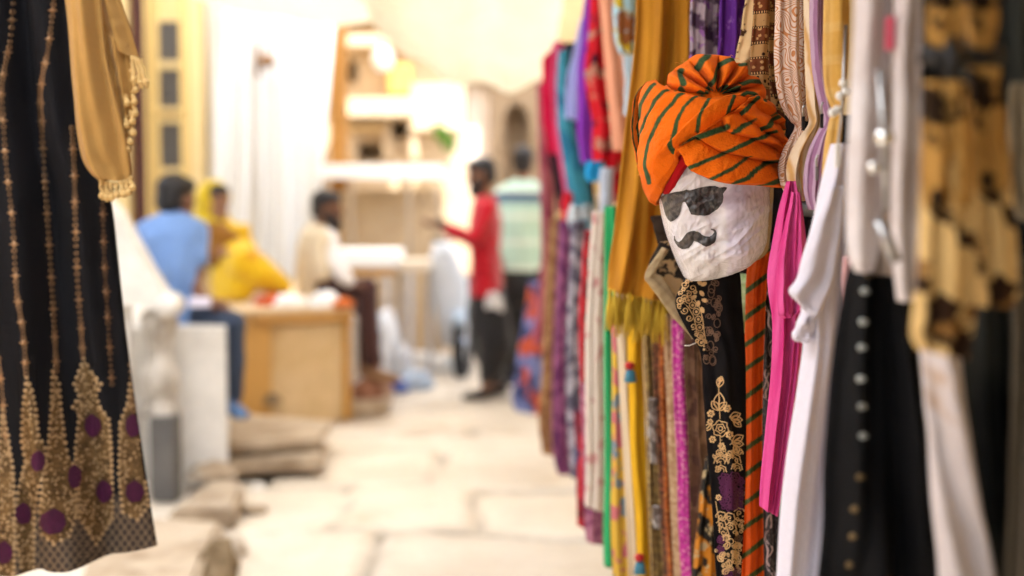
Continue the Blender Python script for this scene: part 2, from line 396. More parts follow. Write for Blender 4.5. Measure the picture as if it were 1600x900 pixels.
def ground():
    g = MB(); g.add([(-120, -60, -.06), (120, -60, -.06), (120, 260, -.06), (-120, 260, -.06)], [(0, 1, 2, 3)])
    tag(g.build('ground', m_dirt, smooth=False), kind='structure')
    # worn flagstones: courses of uneven slabs with sunken joints
    rnd = random.Random(5); ys = [-2.0]
    while ys[-1] < 26: ys.append(ys[-1] + rnd.uniform(.55, 1.05))
    cuts = []
    for _ in ys:
        xs = [-5.2 + rnd.random() * .6]
        while xs[-1] < 4: xs.append(xs[-1] + rnd.uniform(.6, 1.5))
        cuts.append([(x, rnd.uniform(-.012, .012), rnd.uniform(.84, 1.06), rnd.uniform(-.02, .02), rnd.uniform(-.015, .015), rnd.random()) for x in xs])
    def h(x, y):
        wx = x + .06 * mnoise.noise(Vector((x * 1.3, y * 1.3, 1))); wy = y + .13 * mnoise.noise(Vector((x * .8, y * .8, 4))) + .05 * mnoise.noise(Vector((x * 3, y * 3, 8)))
        i = max(0, min(len(ys) - 2, next((k for k in range(len(ys) - 1) if ys[k + 1] > wy), len(ys) - 2)))
        row = cuts[i]; j = max(0, next((k for k in range(len(row) - 1) if row[k + 1][0] > wx), len(row) - 2))
        x0, x1 = row[j][0], row[j + 1][0] if j + 1 < len(row) else row[j][0] + 1
        d = min(wx - x0, x1 - wx, wy - ys[i], ys[i + 1] - wy); wd = .013 + .032 * (row[j][5] ** 2) + .018 * mnoise.noise(Vector((x * 2, y * 2, 3)))
        gr = 1 - sstep(0, max(.008, wd), d)
        z = row[j][1] + row[j][3] * (wx - x0) + row[j][4] * (wy - ys[i]) - .045 * gr + .012 * mnoise.noise(Vector((x * 2.4, y * 2.4, 0))) + .004 * mnoise.noise(Vector((x * 11, y * 11, 0)))
        k = row[j][2] * lerp(1, .44, gr)
        return z, (k, k * .985, k * .96)
    V, COL, F = [], [], []
    nx = 150; Ys = []; y = -2.0
    while y < 25: Ys.append(y); y += .035 if y > 4 and y < 12 else .12
    X = [lerp(-4.6, 2.6, i / nx) for i in range(nx + 1)]
    for y in Ys:
        for x in X:
            z, c = h(x, y); V.append((x, y, z)); COL.append(c)
    w_ = nx + 1
    for i in range(len(Ys) - 1):
        for j in range(nx): F.append((i * w_ + j, i * w_ + j + 1, (i + 1) * w_ + j + 1, (i + 1) * w_ + j))
    tag(obj('paving', V, F, m_pave, col=COL, origin=(0, 0, 0)), kind='structure')
ground()

def recess(mb, x0, x1, y0, y1, z0, z1): mb.box((x0, y0, z0), (x1, y1, z1))
# --- building on the right, behind the racks (shades the lane)
r = thing('sandstone_building', (1.9, 4, 0), 'golden sandstone building behind the clothes racks on the right', 'building')
b = MB(); b.box((1.05, -14, 0), (2.6, 6.8, 3.5)); b.box((1.053, 6.8, 0), (2.6, 9.0, 2.55)); b.build('wall', m_sand, r, smooth=False)
b = MB(); b.box((.30, 9.0, 0), (2.6, 10.1, 2.72), .03); b.build('corner_pier', m_sand, r, smooth=False)
b = MB(); b.box((.96, -14, 3.5), (2.7, 6.82, 3.66), .02); b.build('cornice', m_sand, r, smooth=False)
b = MB(); b.box((-.38, -5, 2.62), (1.045, 6.3, 2.66), .01); b.build('added_eave', plain('grey sheet metal', (.36, .37, .39), .6), r, smooth=False)  # eave added to keep overhead light off the racks
# --- building on the left, whose sunlit wall lights the lane
r = thing('whitewashed_building', (-4.2, 1, 0), 'tall plastered building on the left behind the black dress', 'building')
b = MB(); b.box((-6.5, -14, 0), (-2.75, 5.6, 6.5)); b.build('wall', stone_mat('grey white plaster', (.44, .43, .42), (.52, .51, .50), 1.0, .85, .2), r, smooth=False)
b = MB(); b.box((-2.78, .5, 0), (-2.70, 2.3, 2.4), .01); b.build('door', m_wood, r, smooth=False)
b = MB(); b.box((-2.79, -14, 3.2), (-2.55, 5.6, 3.35), .02); b.build('string_course', m_white, r, smooth=False)
# --- yellow shop front beyond the stair
YS = 10.4
def px(x, Y): return (x - 800) / FPX * Y
r = thing('yellow_shopfront', (px(240, YS), YS, 0), 'yellow plastered house front with a brown door and stacked windows', 'building')
m_yel = plain('yellow limewash', (.60, .44, .20), .8, var=.12, sc=2)
def zz(py, Y): return P(800, py, Y).z
b = MB(); b.box((-7, YS, 0), (px(204, YS), YS + 4, 5.5)); b.box((px(233, YS), YS + .005, 0), (px(300, YS), YS + 4, 5.5)); b.box((px(203, YS), YS + .01, zz(-40, YS)), (px(234, YS), YS + 4, 5.49)); b.build('wall', m_yel, r, smooth=False)
b = MB(); b.box((px(203, YS), YS + .12, 0), (px(234, YS), YS + .2, zz(-40, YS)), .01); b.build('door', plain('brown door paint', (.10, .035, .03), .5), r, smooth=False)
b = MB()
for x in (234, 247, 289): b.box((px(x, YS), YS - .05, .4), (px(x + 5, YS), YS, 3.2))
b.build('door_frame', plain('yellow paint', (.66, .46, .16), .55), r, smooth=False)
for y0, y1 in ((34, 96), (108, 168), (192, 262)):
    f = MB(); x0, x1 = px(254, YS), px(287, YS); z0, z1 = zz(y1, YS), zz(y0, YS)
    f.box((x0 - .02, YS - .04, z0 - .03), (x1 + .02, YS - .001, z0)); f.box((x0 - .02, YS - .04, z1), (x1 + .02, YS - .001, z1 + .03)); f.box((x0 - .02, YS - .04, z0), (x0, YS - .001, z1)); f.box((x1, YS - .04, z0), (x1 + .02, YS - .001, z1))
    w_ = f.build('window', m_yel, r, smooth=False)
    g = MB(); g.box((x0, YS - .02, z0), (x1, YS - .004, z1)); g.build('pane', plain('dusty window', (.07, .06, .05), .6), w_, smooth=False)
# --- far sandstone facade closing the lane
YF = 15.5
r = thing('sandstone_facade', (px(640, YF), YF, 0), 'carved sandstone house closing the far end of the lane', 'building')
holes = [(560, 224, 612, 252), (726, 128, 772, 300), (545, 96, 560, 130), (610, 190, 640, 215)]
xs = sorted({470.0, 905.0} | {float(h_[0]) for h_ in holes} | {float(h_[2]) for h_ in holes}); ys_ = sorted({-420.0, 520.0} | {float(h_[1]) for h_ in holes} | {float(h_[3]) for h_ in holes})
b = MB()
for i in range(len(xs) - 1):
    for j in range(len(ys_) - 1):
        cx, cy = (xs[i] + xs[i + 1]) / 2, (ys_[j] + ys_[j + 1]) / 2
        if any(h_[0] < cx < h_[2] and h_[1] < cy < h_[3] for h_ in holes): continue
        b.box((px(xs[i], YF), YF, zz(ys_[j + 1], YF)), (px(xs[i + 1], YF), YF + .5, zz(ys_[j], YF)))
b.box((px(905, YF), YF, 0), (6, YF + .5, 6.4)); b.box((-8, YF, 0), (px(470, YF), YF + .5, 6.4))
b.build('wall', m_sandpale, r, smooth=False)
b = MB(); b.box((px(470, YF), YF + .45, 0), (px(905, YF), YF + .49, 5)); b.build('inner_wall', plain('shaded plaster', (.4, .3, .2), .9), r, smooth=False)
b = MB(); b.box((px(727, YF), YF + .2, 0), (px(771, YF), YF + .24, zz(130, YF)), .01); b.build('door', plain('pale door', (.66, .58, .5), .7), r, smooth=False)
for (x0, y0, x1, y1, d, m) in ((538, 158, 650, 186, .5, m_sandpale), (530, 60, 640, 78, .35, m_sandpale), (538, 196, 600, 206, .25, m_sand), (470, 20, 905, 34, .3, m_sand), (640, 196, 720, 206, .2, m_sandpale)):
    b = MB(); b.box((px(x0, YF), YF - d, zz(y1, YF)), (px(x1, YF), YF - .002, zz(y0, YF)), .02); b.build('ledge', m, r, smooth=False)
b = MB(); b.box((px(612, YF), YF - .3, zz(150, YF)), (px(645, YF), YF - .003, zz(104, YF)), .02); b.build('niche_box', plain('orange paint', (.6, .33, .08), .7), r, smooth=False)
for x in (545, 600, 642):
    b = MB(); b.box((px(x, YF), YF - .16, zz(250, YF)), (px(x + 12, YF), YF - .002, zz(187, YF)), .02); b.build('pilaster', m_sandpale, r, smooth=False)
# stone archway on the right of the lane
YA = 12.6
r = thing('stone_archway', (px(805, YA), YA, 0), 'brown stone doorway with a dark opening behind the two standing men', 'archway')
b = MB()
b.box((px(768, YA), YA, 0), (px(788, YA), YA + .5, 3.6), .02); b.box((px(826, YA), YA, 0), (px(900, YA), YA + .5, 3.6), .02)
n = 10; xa, xb, za = px(788, YA), px(826, YA), zz(190, YA)
for k in range(n):
    t0, t1 = math.pi * k / n, math.pi * (k + 1) / n; c = (xa + xb) / 2; rr = (xb - xa) / 2
    x0, x1 = c - rr * math.cos(t0), c - rr * math.cos(t1); b.box((x0, YA + .003, za + rr * 1.6 * min(math.sin(t0), math.sin(t1))), (x1, YA + .497, 3.595))
b.build('wall', stone_mat('brown sandstone', (.20, .135, .075), (.30, .21, .13), 2), r, smooth=False)
b = MB(); b.box((xa, YA + .4, 0), (xb, YA + .45, 3)); b.build('inner_door', plain('old dark door', (.44, .31, .19), .7), r, smooth=False)
# tall orange timber post
b = MB(); b.box((px(517, 13), 13, 0), (px(541, 13), 13.2, 4.2), .015); b.box((px(512, 13), 12.97, 3.6), (px(546, 13), 13.22, 3.75), .01)
tag(b.build('timber_post', plain('orange timber', (.34, .16, .035), .65, var=.25, sc=3), smooth=False), 'tall orange timber post to the right of the white sheets', 'post')
# white canopy frame
YC = 12.3
r = thing('canopy_frame', (px(595, YC), YC, 0), 'white painted canopy frame on thin posts in front of the far house', 'canopy')
b = MB(); b.box((px(498, YC), YC, zz(279, YC)), (px(692, YC), YC + .06, zz(257, YC)), .01); b.box((px(500, YC), YC + .06, zz(276, YC)), (px(690, YC), YC + 1.1, zz(266, YC)), .01); b.build('beam', m_wpaint, r, smooth=False)
for x in (503, 546, 636, 684):
    b = MB(); b.box((px(x, YC), YC + .02, 0), (px(x + 6, YC), YC + .055, zz(279, YC))); b.build('post', plain('weathered post', (.34, .27, .2), .7), r, smooth=False)
b = MB(); b.box((px(520, YC), YC + .5, .02), (px(690, YC), YC + .56, zz(296, YC) * 1.0), .01); b.build('back_panel', stone_mat('beige panel', (.46, .33, .2), (.56, .42, .27), 2), r, smooth=False)
# --- white sheets hung against the left house
m_sheet = fabric('white cotton sheet', (.90, .90, .90), None, trans=.35, var=.05)
def sheet(rows, Y, label, sd, folds):
    o = cloth('hanging_sheet', Y, rows, m_sheet, depth=.05, folds=folds, nu=40, nv=40, seed=sd); tag(o, label, 'sheet', 'white sheets hung over the house front')
sheet([(288, -170, 390, -170), (287, 0, 391, 0), (288, 180, 390, 180), (290, 430, 388, 430)], 11.0, 'left white sheet hanging beside the yellow shopfront windows', 1, ((2.1, .06), (4.7, .03)))
sheet([(384, -170, 520, -170), (385, 0, 503, 0), (386, 150, 498, 150), (388, 300, 494, 300), (390, 440, 490, 440)], 11.2, 'wider right white sheet hanging behind the woman in yellow', 2, ((2.6, .07), (5.3, .03)))
b = MB(); b.tube([P(514, 20, 10.9), P(498, 200, 10.9), P(482, 420, 10.9)], .055, 10)
tag(b.build('leaning_pole', m_wpaint), 'white pole leaning beside the wider white sheet', 'pole')
r = thing('wall_bracket', P(404, 120, 10.95), 'rusty brown bracket fixed between the two white sheets', 'bracket')
m_rust = plain('rusty iron', (.22, .12, .06), .8)
b = MB(); b.tube([P(402, 70, 10.95), P(404, 120, 10.95)], .02); b.tube([P(403, 98, 10.95), P(418, 92, 10.8), P(428, 98, 10.7)], [.03, .045, .02]); b.build('iron_arm', m_rust, r)
b = MB(); b.ball(P(416, 96, 10.78), (.06, .06, .05)); b.build('lamp_cap', m_rust, r)
# --- canvas awning slung over the lane
nb = NB('cream canvas'); u = nb.uv(); nn = nb.noise(u, 3, 4)
cc = nb.mix(nn, (.74, .68, .58), (.84, .79, .70)); nb.done(cc, .9, nb.noise(u, 2.2, 3), .3, .1)
tr = nb.n('ShaderNodeBsdfTranslucent'); nb.put(tr.inputs[0], nb.mix(nn, (.92, .90, .87), (.97, .96, .94))); mx = nb.n('ShaderNodeMixShader'); mx.inputs[0].default_value = .9
nb.t.links.new(nb.b.outputs[0], mx.inputs[1]); nb.t.links.new(tr.outputs[0], mx.inputs[2]); nb.t.links.new(mx.outputs[0], nb.t.nodes['Material Output'].inputs[0])
m_canvas = nb.m
nb = NB('cream tarpaulin'); u = nb.uv(); nn = nb.noise(u, 3, 4); nb.done(nb.mix(nn, (.60, .52, .40), (.72, .64, .51)), .9, nb.noise(u, 2.2, 3), .3, .1)
tr = nb.n('ShaderNodeBsdfTranslucent'); nb.put(tr.inputs[0], nb.mix(nn, (.68, .62, .515), (.74, .69, .58))); mx = nb.n('ShaderNodeMixShader'); mx.inputs[0].default_value = .8
nb.t.links.new(nb.b.outputs[0], mx.inputs[1]); nb.t.links.new(tr.outputs[0], mx.inputs[2]); nb.t.links.new(mx.outputs[0], nb.t.nodes['Material Output'].inputs[0])
m_tarp = nb.m
m_thick = fabric('thick brown canvas', (.25, .22, .19))
def awning(name, corners, label, sag, seed, nx=40, ny=40, th=.012):
    a, b_, c, d = [Vector(v) for v in corners]; V, UV, F = [], [], []
    for s in (0, 1):
        for i in range(ny + 1):
            for j in range(nx + 1):
                u, v = j / nx, i / ny; p = a.lerp(b_, u).lerp(d.lerp(c, u), v)
                z = -sag * (4 * u * (1 - u)) * (.6 + .4 * v) + .05 * math.sin(u * 17 + 3 * v + seed) * (1 - v * .3) * .6 + .05 * mnoise.noise(Vector((u * 4 + seed, v * 3, 0))) + .03 * math.sin(v * 21 + u * 5)
                V.append(p + Vector((0, .05 * math.sin(u * 9 + seed) * (1 if i == ny else .3), z + th * s))); UV.append((u * 3, v * 4))
    K = (nx + 1) * (ny + 1)
    for i in range(ny):
        for j in range(nx):
            q = (i * (nx + 1) + j, i * (nx + 1) + j + 1, (i + 1) * (nx + 1) + j + 1, (i + 1) * (nx + 1) + j)
            F.append(q[::-1]); F.append(tuple(k + K for k in q))
    o = obj(name, V, F, m_canvas if seed == 7 else m_thick if seed == 9 else m_tarp, uv=UV); return tag(o, label, 'awning', 'canvas awnings over the lane')
awning('canvas_awning', [(-.95, 6.55, 2.75), (.25, 6.55, 2.48), P(860, 135, 8.4), P(600, 60, 8.4)], 'cream canvas awning sagging over the lane beside the red scarves', .10, 1)
awning('canvas_awning', [(-2.7, -9, 3.3), (1.0, -9, 3.2), (1.0, -1.7, 3.25), (-2.7, -1.7, 3.4)], 'unseen thick dark awning added behind the viewer to block light', .12, 9)  # unseen, added to cut the light coming from behind the viewer
awning('canvas_awning', [(-4.2, 5.9, 4.3), (1.6, 5.9, 4.1), (2.4, 13.2, 4.4), (-4.2, 13.2, 4.5)], 'unseen white awning added high over the far lane to soften sunlight', .15, 7)  # unseen canopy added to turn hard sun on the background soft
awning('canvas_awning', [(-2.9, .4, 3.55), (1.0, .4, 3.40), (1.0, 6.55, 3.42), (-2.2, 6.55, 3.55)], 'unseen pale awning added over the near lane to diffuse sunlight', .12, 7)  # unseen translucent canopy added to spread soft light over the paving
awning('canvas_awning', [(-2.6, 6.4, 3.4), (-.7, 6.4, 2.95), P(690, 40, 9.8), P(215, -30, 9.8)], 'higher cream canvas awning over the seated people at the left', .08, 4)
# --- white stone stair parapet with its newel, left
YN = 6.6
r = thing('stair_parapet', (px(225, YN), YN, 0), 'white stone stair parapet with a grey carved newel and dark plinth', 'parapet')
def extr(poly, Y0, Y1):
    V = [P(x, y, Y0) for x, y in poly]; n = len(V); V2 = [Vector((v.x, Y1, v.z)) for v in V]
    return V + V2, [tuple(range(n - 1, -1, -1)), tuple(range(n, 2 * n))] + [(i, (i + 1) % n, n + (i + 1) % n, n + i) for i in range(n)]
b = MB(); b.add(*extr([(120, 268), (183, 330), (232, 420), (262, 468), (252, 486), (215, 478), (120, 480)], YN - .02, YN + .12)); b.build('sloping_coping', m_white, r, smooth=False)
b = MB(); b.add(*extr([(120, 481), (200, 479), (206, 800), (120, 800)], YN + .04, YN + .11)); b.build('side_wall', m_white, r, smooth=False)
b = MB(); prof = [(0, .13), (.02, .13), (.03, .115), (.07, .10), (.11, .125), (.16, .13), (.20, .115), (.23, .09), (.30, .085), (.36, .11), (.40, .125), (.44, .12), (.46, .105)]
zt, zb = zz(488, YN), zz(655, YN); cx = px(237, YN)
b.loft([[Vector((cx + .70 * rr_ * math.cos(q), YN + .12 + .70 * rr_ * math.sin(q), zb + (zt - zb) * k / .46)) for q in [6.283 * i / 20 for i in range(20)]] for k, rr_ in [(k_, r_) for k_, r_ in prof]])
b.build('newel', m_carve, r)
b = MB(); b.tube([P(262, 478, YN) + Vector((0, -.03 - .03 * 0, 0)), P(262, 478, YN) + Vector((0, .12, 0))], .055, 16); b.build('scroll', m_white, r)
b = MB(); b.box((px(227, YN), YN, 0), (px(268, YN), YN + .14, zz(652, YN)), .012); b.build('plinth', m_grey, r, smooth=False)
# stone seat, steps, ledge
b = MB(); zb_ = zz(512, 6.95); q4 = [(-2.3, 6.95), (px(351, 6.95), 6.95), (px(356, 8.3), 8.3), (-2.6, 8.3)]
b.add([(x, y, z) for z in (0, zb_) for x, y in q4], [(3, 2, 1, 0), (4, 5, 6, 7)] + [(i, (i + 1) % 4, 4 + (i + 1) % 4, 4 + i) for i in range(4)]); tag(b.build('stone_bench', m_white, smooth=False), 'tall pale stone block that the man in blue sits on', 'bench')
def slab(poly, Y0, Y1, z0, z1, label, sd, m=m_pave):
    rnd = random.Random(sd); mb = MB(); bm = bmesh.new()
    vs = [bm.verts.new((x, y, z0)) for x, y in poly]; f = bm.faces.new(vs); ex = bmesh.ops.extrude_face_region(bm, geom=[f])
    for v in ex['geom']:
        if isinstance(v, bmesh.types.BMVert): v.co.z = z1 + rnd.uniform(-.012, .012)
    bmesh.ops.bevel(bm, geom=list(bm.edges), offset=.02, segments=2, affect='EDGES')
    bmesh.ops.triangulate(bm, faces=[f_ for f_ in bm.faces if len(f_.verts) > 4]); bmesh.ops.subdivide_edges(bm, edges=list(bm.edges), cuts=2, use_grid_fill=True)
    for v in bm.verts: v.co += Vector([.012 * mnoise.noise(v.co * 5 + Vector((k * 7, sd, 0))) for k in range(3)])
    bmesh.ops.recalc_face_normals(bm, faces=bm.faces); bm.verts.index_update()
    mb.add([v.co.copy() for v in bm.verts], [tuple(v.index for v in q.verts) for q in bm.faces]); bm.free()
    return tag(mb.build('stone_step', m, smooth=False), label, 'step')
m_pave2 = stone_mat('cream slab', (.50, .43, .34), (.62, .54, .44), 2.6, .6, .6, (.34, .26, .17))
m_step = stone_mat('worn step stone', (.38, .285, .19), (.52, .42, .31), 3.4, .7, .9, (.24, .165, .10))
def gp(x, y, z=0): 
    d = ray(x, y); t = (z - CAMZ) / d.z; return (d.x * t, d.y * t)
z1 = .11; slab([gp(346, 722, z1), gp(506, 717, z1), gp(512, 690, z1), gp(352, 690, z1)], 0, 0, .035, z1, 'lower worn stone step below the wooden counter', 1, m_step)
slab([gp(352, 716, .03), gp(498, 711, .03), gp(500, 690, .03), gp(356, 690, .03)], 0, 0, 0, .034, 'dark inset bed added under the lower step as shadow gap', 6, m_brownst)  # dark bed set in below the slab to deepen the undercut shadow
z1 = .17; slab([gp(346, 697, z1), gp(500, 690, z1), gp(524, 655, z1), gp(352, 640, z1)], 0, 0, .125, z1, 'upper worn stone step under the sitting man feet', 2, m_step)
z1 = .10; slab([gp(526, 632, z1), gp(608, 626, z1), gp(612, 600, z1), gp(540, 600, z1)], 0, 0, 0, z1, 'small stone step past the right corner of the counter', 3, m_step)
b = MB(); b.box((-2.7, 9.25, 0), (px(545, 9.25), 10.2, .62), .02); tag(b.build('stone_ledge', m_white, smooth=False), 'white stone ledge behind the counter that two people sit on', 'ledge')
z1 = .13; slab([gp(120, 925, z1), gp(300, 925, z1), gp(318, 870, z1), gp(352, 812, z1), gp(240, 806, z1), gp(150, 812, z1)], 0, 0, 0, z1, 'broad low worn slab in front of the dark plinth at bottom left', 4, m_step)
z1 = .09; slab([gp(262, 800, z1), gp(366, 798, z1), gp(382, 756, z1), gp(330, 752, z1)], 0, 0, 0, z1, 'low worn slab linking the bench foot to the lower step', 5, m_step)
def rock(x, y, s, label, m, sd, fl=.6):
    X, Yy = gp(x, y); bm = bmesh.new(); bmesh.ops.create_icosphere(bm, subdivisions=4, radius=1)
    for v in bm.verts:
        k = 1 + .35 * mnoise.noise(v.co * 1.4 + Vector((sd, 0, 0))) + .18 * mnoise.noise(v.co * 4 + Vector((sd, 3, 0))); v.co = Vector((v.co.x * s[0], v.co.y * s[1], max(-.2, v.co.z) * s[2])) * k
    mb = MB(); bm.verts.index_update(); mb.add([v.co + Vector((X, Yy, s[2] * .15)) for v in bm.verts], [tuple(v.index for v in f.verts) for f in bm.faces]); bm.free()
    return tag(mb.build('rock', m), label, 'rock')
rock(330, 905, (.10, .22, .12), 'rough brown broken rock at the bottom edge of the lane', m_brownst, 3)
rock(330, 770, (.12, .10, .06), 'flat pale stone against the right foot of the stone bench', m_step, 15).location.z += .08
rock(352, 862, (.09, .08, .07), 'cream broken stone against the edge of the bottom left slab', m_pave2, 16)
rock(395, 800, (.07, .05, .03), 'low cream stone chip in front of the lower step', m_step, 17)
rock(318, 815, (.13, .13, .07), 'pale rounded stone at the foot of the stone bench', m_white, 5)
rock(262, 830, (.06, .07, .04), 'small whitish stone by the dark plinth', m_white, 8)
rock(404, 765, (.04, .04, .03), 'tiny white pebble in front of the lower step', m_white, 9)
rock(346, 840, (.035, .04, .025), 'little pale pebble above the brown rock', m_white, 11)
rock(424, 668, (.06, .05, .06), 'dark lump of stone lying on the upper step', m_brownst, 12).location.z += .15
# ---------------------------------------------------------------- the turbaned head
YH = 2.22
def dome(rows, D, n=64, power=2.3, Y=YH, nv=60, back=.9, cxs=0.0, half=None):
    V = []; 
    for i in range(nv + 1):
        lx, ly, rx, ry = crom(rows, i / nv); A, B = P(lx, ly, Y), P(rx, ry, Y); c = (A + B) / 2; e = (B - A) / 2; t = i / nv
        d = D(t) if callable(D) else D
        for k in range(n):
            q = 2 * math.pi * k / n; ca, sa = math.cos(q), math.sin(q)
            cc = math.copysign(abs(ca) ** (2 / power), ca); ss = math.copysign(abs(sa) ** (2 / power), sa)
            V.append(c + e * cc + Vector((0, -d * ss * (1 if ss > 0 else back), 0)))
    F = []
    for i in range(nv):
        for k in range(n): F.append((i * n + k, (i + 1) * n + k, (i + 1) * n + (k + 1) % n, i * n + (k + 1) % n))
    F.append(tuple(range(n - 1, -1, -1))[::-1]); F.append(tuple(nv * n + k for k in range(n - 1, -1, -1)))
    return V, F
def z3_(l): return [(1010 + x / 5.295, 280 + y / 5.295) for x, y in l]
hr = thing('display_head', P(1120, 436, YH), 'white plastic wrapped display head with paper sunglasses and moustache', 'mannequin head')
rows = [(1085, 196, 1165, 192), (1052, 205, 1188, 200), (1036, 228, 1199, 215), (1031, 262, 1200, 252), (1030, 300, 1199, 292), (1034, 332, 1198, 325), (1042, 364, 1196, 352), (1052, 392, 1193, 376), (1060, 412, 1185, 396), (1066, 425, 1172, 410), (1070, 433, 1152, 422), (1076, 438, 1124, 433)]
V, F = dome(rows, lambda t: .095 * min(1, .42 + 1.9 * (1 - t)), 280, 2.9, nv=230)
CRE = [z3_([(700, 440), (770, 350), (850, 230)]), z3_([(630, 285), (740, 205), (860, 150)]), z3_([(580, 510), (690, 512), (800, 500)]), z3_([(470, 570), (490, 640), (540, 720)]), z3_([(560, 640), (640, 740)]), z3_([(640, 660), (730, 740)]), z3_([(700, 440), (690, 560), (695, 640), (730, 745)]), z3_([(830, 440), (838, 560), (830, 660)]), z3_([(360, 640), (385, 730)]), z3_([(300, 600), (330, 770)]), z3_([(240, 600), (320, 765)]), z3_([(885, 130), (930, 290), (940, 430), (900, 560)]), z3_([(400, 620), (470, 790)]), z3_([(500, 690), (620, 770)]), z3_([(590, 690), (700, 760)]), z3_([(640, 330), (620, 440), (680, 560)]), z3_([(760, 90), (700, 170), (640, 220)]), z3_([(880, 380), (820, 420), (760, 520)]), z3_([(160, 310), (190, 420), (215, 560)]), z3_([(560, 580), (700, 620), (860, 580)])]
def crease(x, y):
    s_ = 0
    for i_, c_ in enumerate(CRE):
        if c_[0][0] - 90 < x < c_[0][0] + 90 and c_[0][1] - 90 < y < c_[0][1] + 90:
            d_ = dseg(x + 1.6 * mnoise.noise(Vector((x * .09, y * .09, i_))), y, c_)
            s_ += (.0016 if i_ % 2 else -.0013) * max(0, 1 - d_ / 4.5)
    return s_
V2 = []
for v in V:                                # paper facets: flat cheek, front plane, tucks below the chin
    x, y = proj(v); c = Vector((0, 0, 0))
    if v.y < YH:
        k = .010 * sstep(1120, 1150, x) * sstep(1200, 1150, x); c.y += -k
        c.y += .007 * mnoise.noise(Vector((x * .035, y * .035, 2))) + .0075 * abs(mnoise.noise(Vector((x * .05 + y * .06, y * .025, 7)))) + .0032 * abs(mnoise.noise(Vector((x * .14, y * .07, 9))))
        c.y -= crease(x, y)
        c.y += .006 * sstep(385, 430, y) * math.sin((x * .9 + y * .7) * .26) * .5
    V2.append(v + c)
nb = NB('white paper under clear plastic'); o = nb.ob(); n = nb.noise(o, 22, 4, .6, .8)
wr = nb.vor(nb.vadd(nb.vmul(o, (26, 26, 15)), nb.vmul(nb.noise(o, 18, 3, out='Color'), (.9, .9, .9))), 1.0, 'DISTANCE_TO_EDGE')
cr = nb.step(wr, .0, .10)
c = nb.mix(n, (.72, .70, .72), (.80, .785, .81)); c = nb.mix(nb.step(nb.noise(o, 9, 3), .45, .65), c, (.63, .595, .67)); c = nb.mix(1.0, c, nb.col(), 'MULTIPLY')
nb.done(c, .6, nb.noise(nb.vmul(o, (50, 50, 25)), 1, 4, .6), .25, .006, spec=.3)
cb = nb.n('ShaderNodeBump'); nb.put(cb.inputs['Height'], nb.math('ADD', nb.math('MULTIPLY', cr, .8), nb.math('MULTIPLY', nb.noise(nb.vmul(o, (48, 48, 20)), 1, 5, .75, 2.5), 2.6))); cb.inputs['Strength'].default_value = 1.0; cb.inputs['Distance'].default_value = .012
nb.t.links.new(cb.outputs[0], nb.b.inputs['Coat Normal']); nb.b.inputs['Coat Weight'].default_value = 1.0; nb.b.inputs['Coat Roughness'].default_value = .09
m_paper = nb.m
obj('wrapped_face', V2, F, m_paper, hr, col=[(1, 1, 1) if proj(v)[0] + 10 * mnoise.noise(v * 25) < 1136 else (.93, .905, 1.0) for v in V2])  # cooler shade of the right cheek put into the paper as lilac
HB = BVHTree.FromPolygons(V2, F)
rows_b = [(1090, 200, 1200, 200), (1090, 280, 1207, 280), (1090, 330, 1206, 322), (1095, 375, 1203, 362), (1100, 410, 1196, 395), (1110, 425, 1172, 410)]
V, F = dome(rows_b, .05, 48, 2.6, Y=YH + .045)
obj('cardboard_back', V, F, plain('brown wrapping paper', (.30, .19, .085), .55, var=.35, sc=40, bump=.4, coat=.5), hr)
nb = NB('black paper print'); o = nb.ob(); nn = nb.noise(o, 45, 4, .7, 1.5)
nb.done(nb.mix(nb.step(nn, .42, .72), (.020, .018, .018), (.11, .092, .085)), .5, nb.noise(o, 60, 3), .3, .004)
nb.b.inputs['Coat Weight'].default_value = .4; nb.b.inputs['Coat Roughness'].default_value = .2
m_ink = nb.m
def z3(l, ox, oy, s): return [(ox + x / s, oy + y / s) for x, y in l]
S3 = 1165 / 220
gl = z3([(118, 150), (160, 125), (250, 105), (318, 90), (330, 82), (345, 88), (362, 92), (440, 68), (520, 55), (570, 54), (592, 64), (612, 70), (640, 60), (668, 66), (665, 80), (645, 105), (632, 120), (637, 150), (632, 190), (610, 225), (590, 248), (560, 265), (520, 295), (480, 303), (430, 300), (395, 294), (372, 290), (355, 255), (335, 210), (324, 188), (312, 186), (302, 192), (292, 235), (280, 290), (265, 315), (235, 340), (205, 353), (180, 330), (160, 290), (140, 210), (126, 168)], 1010, 280, S3)
V, F = decal(HB, gl); obj('paper_sunglasses', V, F, m_ink, hr)
mo = z3([(232, 465), (240, 468), (242, 490), (255, 512), (272, 520), (295, 505), (315, 475), (335, 445), (362, 432), (400, 427), (428, 432), (455, 455), (490, 472), (520, 478), (545, 465), (562, 440), (555, 425), (532, 415), (535, 409), (560, 411), (578, 425), (583, 445), (578, 490), (560, 525), (530, 545), (490, 557), (455, 540), (425, 520), (398, 510), (382, 540), (355, 570), (320, 578), (300, 579), (268, 560), (245, 530), (232, 500)], 1010, 280, S3)
V, F = decal(HB, mo); obj('paper_moustache', V, F, m_ink, hr)
